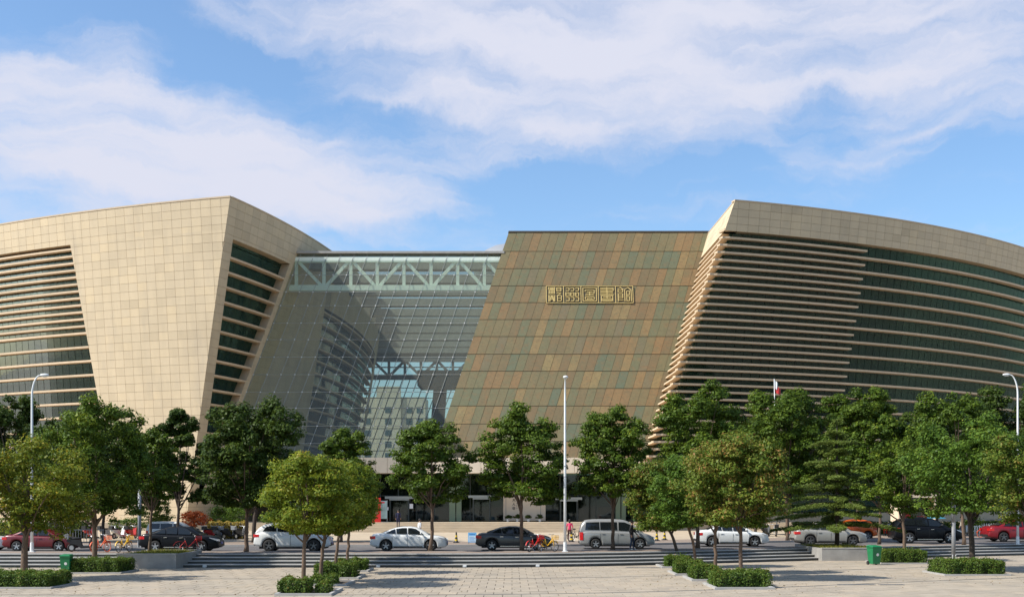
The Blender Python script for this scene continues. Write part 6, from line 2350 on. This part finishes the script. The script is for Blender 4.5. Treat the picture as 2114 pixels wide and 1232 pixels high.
def pose(stride=0.0, arm_l=(0.02, 0.02), arm_r=(-0.02, 0.0), head_tilt=0.0):
    """standing figure 1.72 m tall facing +x; stride in metres between the feet"""
    s = stride
    return {
        'pelvis': (0, 0, 0.93), 'waist': (0.0, 0, 1.08), 'chest': (0.01, 0, 1.30), 'neck': (0.015, 0, 1.47), 'head0': (0.025, 0, 1.53), 'head1': (0.035, 0, 1.61), 'head2': (0.03, 0, 1.68),
        'shl': (0.0, 0.185, 1.38), 'ell': (arm_l[0] - 0.02, 0.245, 1.10), 'wrl': (arm_l[0] + arm_l[1] + 0.05, 0.25, 0.88), 'hal': (arm_l[0] + arm_l[1] + 0.07, 0.25, 0.82),
        'shr': (0.0, -0.185, 1.38), 'elr': (arm_r[0] - 0.02, -0.245, 1.10), 'wrr': (arm_r[0] + arm_r[1] + 0.05, -0.25, 0.88), 'har': (arm_r[0] + arm_r[1] + 0.07, -0.25, 0.82),
        'hil': (0, 0.095, 0.88), 'knl': (s * 0.32 + 0.04, 0.10, 0.50), 'anl': (s * 0.5, 0.10, 0.075), 'tol': (s * 0.5 + 0.17, 0.11, 0.035),
        'hir': (0, -0.095, 0.88), 'knr': (-s * 0.20 + 0.04, -0.10, 0.50), 'anr': (-s * 0.5, -0.10, 0.085), 'tor': (-s * 0.5 + 0.17, -0.11, 0.035),
    }


RAD = {'pelvis': (0.135, 0.10), 'waist': (0.125, 0.095), 'chest': (0.15, 0.105), 'neck': 0.055, 'head0': 0.06, 'head1': (0.085, 0.098), 'head2': (0.065, 0.075),
       'shl': 0.068, 'ell': 0.047, 'wrl': 0.033, 'hal': 0.028, 'shr': 0.068, 'elr': 0.047, 'wrr': 0.033, 'har': 0.028,
       'hil': 0.098, 'knl': 0.062, 'anl': 0.042, 'tol': 0.034, 'hir': 0.098, 'knr': 0.062, 'anr': 0.042, 'tor': 0.034}


def dress(top, legs, shoes, sleeve=0.90, hem=0.92, bare_legs=None):
    def fn(c):
        if c.z > 1.475: return 0
        if c.z < 0.075: return 3
        if abs(c.y) > 0.20 and c.z < sleeve: return 0
        if c.z > hem or (abs(c.y) > 0.205 and c.z > sleeve): return 1
        return 2
    return ([M['skin'], top, legs, shoes], fn)


cloth = lambda n, c: pmat(n, c, 0.85, var=0.12, vscale=9, bump=0.2, bscale=20)
BLACKC, JEANS, WHITEC, NAVY, PINK, BROWNC = cloth('black_cloth', (0.012, 0.012, 0.014)), cloth('denim', (0.028, 0.042, 0.075)), cloth('white_cloth', (0.66, 0.66, 0.66)), cloth('navy_cloth', (0.010, 0.012, 0.045)), cloth('pink_cloth', (0.66, 0.045, 0.13)), cloth('brown_cloth', (0.10, 0.035, 0.025))
j = pose(0.16, (0.10, 0.16), (-0.06, 0.02))
make_person('man in black jacket, jeans and white shoes standing beside the silver minivan', G(1304, 1134.5, 0.604), -0.3, j, RAD, dress(BLACKC, JEANS, WHITEC), scale=1.02)
make_person('person in dark navy suit standing on the entrance stairs', Vector(((822 - CX) / F * 113.5, 113.5, 0.6 + (PLAT_Z - 0.6) / 6 * 3 + 0.0)), 1.6, pose(0.06), RAD, dress(NAVY, NAVY, M['black']), scale=0.98)
make_person('person in pink top and brown trousers left of the silver minivan', G(1176, 1116, 0.602), 1.4, pose(0.05), RAD, dress(PINK, BROWNC, M['black'], sleeve=1.1), scale=0.92, hair_long=True)
make_person('person in white shirt behind the bonnet of the white sedan', at_depth(866, 82.5, 0.606), 0.5, pose(0.2), RAD, dress(WHITEC, JEANS, M['black'], sleeve=1.1), scale=0.97)

CREAM = cloth('cream_cloth', (0.50, 0.44, 0.34))
make_person('person in dark clothes walking past the cream porch', at_depth(1907, 107, 0.602), 0.3, pose(0.25), RAD, dress(BLACKC, BLACKC, M['black']), scale=0.98)
make_person('person in cream jacket behind the black SUV bonnet', at_depth(1985, 97, 0.606), 2.6, pose(0.2), RAD, dress(CREAM, JEANS, M['black']), scale=0.97)

# ------------------------------------------------------------------ lamps, poles, bins, boards
def make_lamp(label, base, height, arm_dir, arm_len, base_dark=False):
    root = tag(empty('street_lamp', base), label, 'street lamp', 'white street lamps')
    d = Vector(arm_dir)
    b = MB()
    pts = [(0, 0, 0), (0, 0, height * 0.5), (0, 0, height * 0.86)]
    rad = [0.085, 0.072, 0.058]
    for t in np.linspace(0.15, 1, 7):
        an = t * math.radians(68)
        pts.append(tuple(d * (arm_len * (1 - math.cos(an)) * 1.0) + Vector((0, 0, height * 0.86 + height * 0.12 * math.sin(an)))))
        rad.append(0.058 - 0.02 * t)
    end = Vector(pts[-1]) + d * 0.16 + Vector((0, 0, 0.06))
    pts.append(tuple(end))
    rad.append(0.034)
    b.tube(pts, rad, 12)
    b.build('pole', M['white_paint'], root, smooth=True)
    b = MB()
    b.box(-0.17, 0.17, -0.17, 0.17, 0, 0.04)
    b.tube([(0, 0, 0.04), (0, 0, 0.55)], [0.115, 0.10], 12)
    b.build('base', M['white_paint'], root)
    for z in (height * 0.36, height * 0.42, height * 0.48):
        b = MB()
        b.tube([(0, 0, z), (0, 0, z + 0.05)], 0.085, 12)
        b.build('band', M['lamp_grey'], root)
    c = end + d * 0.22
    b = MB()
    b.ball(c, (0.27 if abs(d.x) > 0.5 else 0.15, 0.27 if abs(d.y) > 0.5 else 0.15, 0.09), 14, 8)
    hd = b.build('lamp_head', M['white_paint'], root, smooth=True)
    b = MB()
    b.ball(c - Vector((0, 0, 0.05)), (0.20 if abs(d.x) > 0.5 else 0.11, 0.20 if abs(d.y) > 0.5 else 0.11, 0.075), 12, 6)
    b.build('lens', M['lens'], hd, smooth=True)
    return root


def lamp_px(label, px, pytop, Y, z, d, al):
    base = at_depth(px, Y, z)
    h = (H - z) + (CY - pytop) / F * Y
    make_lamp(label, base, h / 0.985, d, al)


lamp_px('white street lamp with an arm to the right, at the left', 66, 771, 67.0, 0.604, (1, 0, 0), 0.55)
lamp_px('straight white street lamp in front of the bronze wall', 1166.5, 778, 67.4, 0.604, (0, -1, 0), 0.5)
lamp_px('white street lamp with an arm to the left, at the right border', 2101, 770, 79.0, 0.604, (-1, 0, 0), 0.62)


def make_pole(label, base, h, r, two_tone):
    root = tag(empty('steel_pole', base), label, 'pole')
    b = MB()
    cut = h * 0.50 if two_tone else h
    b.tube([(0, 0, 0.02), (0, 0, cut)], r, 14)
    b.build('lower_shaft', M['grey_metal'] if two_tone else M['lamp_grey'], root, smooth=True)
    if two_tone:
        b = MB()
        b.tube([(0, 0, cut), (0, 0, h)], r * 0.99, 14)
        b.build('upper_shaft', M['lamp_grey'], root, smooth=True)
    for s in (-1, 1):
        b = MB()
        b.bar((s * r * 0.75, -r * 0.8, 0.0), (s * r * 0.75, -r * 0.8, 0.45), 0.035, 0.03)
        b.build('foot_rib', M['white_paint'], root)
    b = MB()
    b.box(-r * 1.5, r * 1.5, -r * 1.5, r * 1.5, -0.01, 0.03)
    b.build('base_plate', M['lamp_grey'], root)


make_pole('thick two-tone grey pole behind the right clipped hedge', G(1968.5, 1160), 4.6, 0.115, True)
make_pole('plain grey pole behind the granite planter', at_depth(288, 76.5, 0.48), 3.9, 0.11, False)

# flag
root = tag(empty('flag', at_depth(1604, 104)), 'white and red flag on a thin pole above the right trees', 'flag')
hf = (H - 0.6) + (CY - 782) / F * 104
b = MB()
b.tube([(0, 0, 0), (-0.25, 0, hf)], [0.06, 0.03], 8)
b.build('pole', M['white_paint'], root, smooth=True)
for (nm, mt, z0, z1, x1) in (('white_field', 'white_paint', hf - 0.1, hf - 0.75, 0.30), ('red_field', 'red', hf - 0.62, hf - 1.15, 0.55)):
    b = MB()
    n = 6
    vs, fs = [], []
    for i in range(n + 1):
        f = i / n
        vs += [(-0.22 + x1 * f, 0.06 * math.sin(f * 7), z0 - 0.25 * f), (-0.22 + x1 * f, 0.06 * math.sin(f * 7 + 0.5), z1 - 0.35 * f)]
    for i in range(n):
        fs.append((2 * i, 2 * i + 1, 2 * i + 3, 2 * i + 2))
    b.add(vs, fs)
    b.build(nm, M[mt], root)


def make_bin(label, base, h, rz):
    root = tag(empty('wheelie_bin', base, rz), label, 'bin', 'green wheelie bins')
    k = h / 1.0
    b = MB()
    lo = [(-0.20, -0.20), (0.20, -0.20), (0.20, 0.22), (-0.20, 0.22)]
    hi = [(-0.25, -0.27), (0.25, -0.27), (0.25, 0.30), (-0.25, 0.30)]
    z0, z1 = 0.05, 0.88
    vs = [(x * k, y * k, z0 * k) for x, y in lo] + [(x * k, y * k, z1 * k) for x, y in hi]
    b.add(vs, [(3, 2, 1, 0), (0, 1, 5, 4), (1, 2, 6, 5), (2, 3, 7, 6), (3, 0, 4, 7), (4, 5, 6, 7)])
    b.build('body', M['green_bin'], root)
    b = MB()
    b.box(-0.275 * k, 0.275 * k, -0.295 * k, 0.325 * k, 0.87 * k, 0.915 * k)
    b.build('rim', M['green_bin'], root)
    b = MB()
    q = [(-0.27, -0.30, 0.92), (0.27, -0.30, 0.92), (0.27, 0.30, 0.95), (-0.27, 0.30, 0.95)]
    t = [(-0.22, -0.24, 0.965), (0.22, -0.24, 0.965), (0.22, 0.26, 1.0), (-0.22, 0.26, 1.0)]
    b.add([tuple(c * k for c in p) for p in q + t], [(0, 1, 5, 4), (1, 2, 6, 5), (2, 3, 7, 6), (3, 0, 4, 7), (4, 5, 6, 7), (3, 2, 1, 0)])
    b.build('lid', M['green_bin'], root)
    b = MB()
    b.tube([(-0.22 * k, 0.36 * k, 0.93 * k), (0.22 * k, 0.36 * k, 0.93 * k)], 0.018 * k, 8)
    b.build('handle', M['green_bin'], root)
    for s in (-1, 1):
        b = MB()
        b.tube([(s * 0.20 * k, 0.22 * k, 0.1 * k), (s * 0.26 * k, 0.22 * k, 0.1 * k)], 0.10 * k, 14)
        b.build('wheel', M['rubber'], root)
    # round white mark on the front
    b = MB()
    n = 20
    yf = lambda z: -(0.20 + 0.07 * (z - z0) / (z1 - z0)) * k - 0.006
    ring = [(0.04 * k + math.cos(6.28318 * i / n) * 0.075 * k, yf((0.52 + math.sin(6.28318 * i / n) * 0.075)), (0.52 + math.sin(6.28318 * i / n) * 0.075) * k) for i in range(n)]
    b.add(ring, [tuple(range(n))])
    b.build('round_mark', M['white_paint'], root)


make_bin('green wheelie bin beside the hedge at the left', G(137, 1183), 40 / F * GYd(1183, 0) * 1.0, 0.05)
make_bin('green wheelie bin beside the planter and hedge at the right', G(1805, 1165), 42 / F * GYd(1165, 0) * 0.97, 0.25)

# blue board, marker posts
root = tag(empty('notice_board', at_depth(975, 80.0, 0.606)), 'light blue notice board standing behind the dark grey sedan', 'sign')
b = MB()
b.box(-0.29, 0.29, -0.02, 0.02, 0.10, 0.78)
b.build('panel', M['sky_blue'], root)
b = MB()
b.box(-0.24, 0.24, -0.027, -0.021, 0.15, 0.56)
b.build('pale_field', M['pale_blue'], root)
b = MB()
for i in range(4):
    b.box(-0.19 + i * 0.10, -0.12 + i * 0.10, -0.027, -0.021, 0.62, 0.70)
for i in range(4):
    b.box(-0.20, 0.20 - 0.06 * (i % 2), -0.031, -0.028, 0.20 + i * 0.085, 0.225 + i * 0.085)
b.build('print', M['blue_print'], root)
b = MB()
for s in (-1, 1):
    b.bar((s * 0.25, 0, 0), (s * 0.25, 0, 0.12), 0.04, 0.04)
    b.bar((s * 0.25, -0.18, 0.01), (s * 0.25, 0.18, 0.01), 0.05, 0.03)
b.build('feet', M['lamp_grey'], root)


def marker(label, px, Y, group='yellow and black marker posts'):
    root = tag(empty('marker_post', at_depth(px, Y, 0.606)), label, 'post', group)
    b = MB()
    b.box(-0.22, 0.22, -0.22, 0.22, 0, 0.05)
    b.tube([(0, 0, 0.05), (0, 0, 0.14)], [0.16, 0.12], 10)
    b.build('base', M['black'], root)
    z = 0.12
    for i in range(4):
        r0, r1 = 0.12 - 0.018 * i, 0.12 - 0.018 * (i + 1)
        b = MB()
        b.tube([(0, 0, z), (0, 0, z + 0.14)], [r0, r1], 10)
        b.build('band', M['yellow'] if i % 2 == 0 else M['black'], root)
        z += 0.14
    b = MB()
    b.ball((0, 0, z + 0.02), 0.06, 8, 6)
    b.build('cap', M['black'], root)


marker('yellow and black marker post left of the blue notice board', 942, 82)
marker('yellow marker post beside the person in pink', 1180, 84)
marker('yellow marker post right of the silver minivan', 1356, 86)
marker('yellow marker post at the foot of the entrance stairs, far right', 1372, 88)

# red banner kiosk and poster stand by the door
root = tag(empty('banner_stand', at_depth(775, 118.6, PLAT_Z)), 'red banner stand with pale lettering left of the entrance doors', 'sign')
b = MB()
b.box(-0.9, 0.55, -0.05, 0.05, 0, 0.55)
b.box(-0.35, 0.55, -0.05, 0.05, 0.55, 2.5)
b.build('panel', M['red'], root)
b = MB()
for i in range(5):
    for dx in (0.02, 0.16):
        b.box(dx, dx + 0.10, -0.065, -0.055, 0.85 + i * 0.30, 1.03 + i * 0.30)
    b.box(0.05, 0.23, -0.065, -0.055, 1.05 + i * 0.30, 1.075 + i * 0.30)
b.build('lettering', pmat('pale_print', (0.75, 0.42, 0.30), 0.5), root)
root = tag(empty('poster_stand', at_depth(792, 119.2, PLAT_Z)), 'tall grey poster stand between the red banner and the doors', 'sign')
b = MB()
b.box(-0.42, 0.36, -0.03, 0.03, 0.35, 2.2)
b.build('poster', M['poster'], root)
b = MB()
b.bar((-0.42, 0, 0), (-0.42, 0, 2.25), 0.05, 0.05)
b.bar((0.36, 0, 0), (0.36, 0, 2.25), 0.05, 0.05)
b.bar((-0.5, 0, 0.03), (0.44, 0, 0.03), 0.35, 0.05)
b.build('frame', M['lamp_grey'], root)
b = MB()
b.box(-0.36, 0.1, -0.036, -0.031, 1.95, 2.1)
b.build('heading', M['red_ink'], root)

# potted plants in front of the pale wall
POTS = ['leftmost potted round plant at the pale entrance wall', 'second potted round plant at the pale entrance wall', 'third potted round plant at the pale entrance wall', 'rightmost potted round plant at the pale entrance wall']
for i, px in enumerate((1048.5, 1068, 1091, 1114.5)):
    root = tag(empty('potted_plant', at_depth(px, 121.2, PLAT_Z)), POTS[i], 'plant', 'potted plants at the entrance wall')
    b = MB()
    b.tube([(0, 0, 0), (0, 0, 0.06), (0, 0, 0.30)], [0.13, 0.14, 0.19], 12)
    b.build('pot', M['pot'], root, smooth=True)
    rr = np.random.default_rng(900 + i)
    c = rr.normal(size=(14, 3)) * 0.16
    c[:, 2] = np.abs(c[:, 2]) * 0.8 + 0.42
    v, t = cluster_leaves(c, np.full(14, 0.20), 700, rr, 0.13, tintc=0.2)
    raw_tris('foliage', v, 4, t, M['leaf_dark'], root)

# white picket fence and low shop front at the far right
root = tag(empty('picket_fence', at_depth(2032, 100)), 'short white picket fence behind the orange bike at the right', 'fence')
for i in range(9):
    b = MB()
    x = -0.8 + i * 0.2
    b.prism([(x - 0.05, 0, 0.1), (x + 0.05, 0, 0.1), (x + 0.05, 0, 0.95), (x, 0, 1.05), (x - 0.05, 0, 0.95)], (0, 0.03, 0))
    b.build('picket', M['white_paint'], root)
for z in (0.35, 0.75):
    b = MB()
    b.box(-0.9, 0.9, 0.031, 0.06, z, z + 0.07)
    b.build('rail', M['white_paint'], root)
root = tag(empty('railing', at_depth(176, 84.8, 0.606)), 'low dark railing behind the red sedan bonnet', 'fence')
for i in range(14):
    b = MB()
    b.bar((-1.3 + i * 0.2, 0, 0), (-1.3 + i * 0.2, 0, 0.85), 0.03, 0.03)
    b.build('baluster', M['lamp_grey'], root)
b = MB()
b.bar((-1.35, 0, 0.85), (1.35, 0, 0.85), 0.05, 0.05)
b.build('rail', M['lamp_grey'], root)

root = tag(empty('entrance_porch', at_depth(1898, 112, 0.6)), 'small cream porch with a red shop mark behind the black SUV', 'building')
b = MB()
b.box(-2.0, -1.7, 0, 2.4, 0, 3.3)
b.box(1.5, 1.8, 0, 2.4, 0, 3.3)
b.box(-2.1, 1.9, -0.1, 2.4, 3.3, 3.7)
b.build('frame', M['wall_cream'], root)
b = MB()
b.box(-1.7, 1.5, 1.9, 2.0, 0, 3.3)
b.build('glazing', M['glass_door'], root)
b = MB()
b.box(-1.6, -0.2, 1.80, 1.86, 1.2, 1.9)
b.box(0.3, 1.4, 1.80, 1.86, 0.9, 1.5)
b.build('mark', M['red_ink'], root)
b = MB()
b.box(-1.7, 1.5, 2.01, 2.05, 0, 3.3)
b.build('rear_panel', M['wall_cream'], root)
root = tag(empty('parasol', at_depth(1932, 108)), 'blue parasol behind the black SUV roof', 'parasol')
b = MB()
b.tube([(0, 0, 0), (0, 0, 1.7)], 0.025, 6)
b.build('pole', M['silver'], root)
b = MB()
n = 12
ring = [(math.cos(6.28318 * i / n) * 0.95, math.sin(6.28318 * i / n) * 0.95, 1.35) for i in range(n)]
b.add([(0, 0, 1.75)] + ring, [(0, 1 + i, 1 + (i + 1) % n) for i in range(n)])
b.build('canopy', pmat('blue_canvas', (0.03, 0.20, 0.30), 0.8), root)

for (px, py, w, d, lab) in ((1330, 1171, 1.9, 0.5, 'added dark grating standing for a low kerb shadow left of the right clipped row'), (1768, 1206, 1.5, 0.45, 'dark drain grating on the plaza in front of the right planter'), (1840, 1206, 1.0, 0.4, 'short drain grating on the plaza below the right bin')):  # first strip is added in place of a kerb shadow, others are drains
    p = G(px, py)
    root = tag(empty('drain_and_shadow_strip', p), lab, 'drain')
    b = MB()
    b.box(-w / 2, w / 2, -d / 2, d / 2, -0.02, 0.006)
    b.build('pit', M['black'], root)
    n = int(w / 0.09)
    for i in range(n + 1):
        b = MB()
        x = -w / 2 + w * i / n
        b.box(x - 0.018, x + 0.018, -d / 2, d / 2, 0.007, 0.016)
        b.build('grate_bar', M['grey_metal'], root)
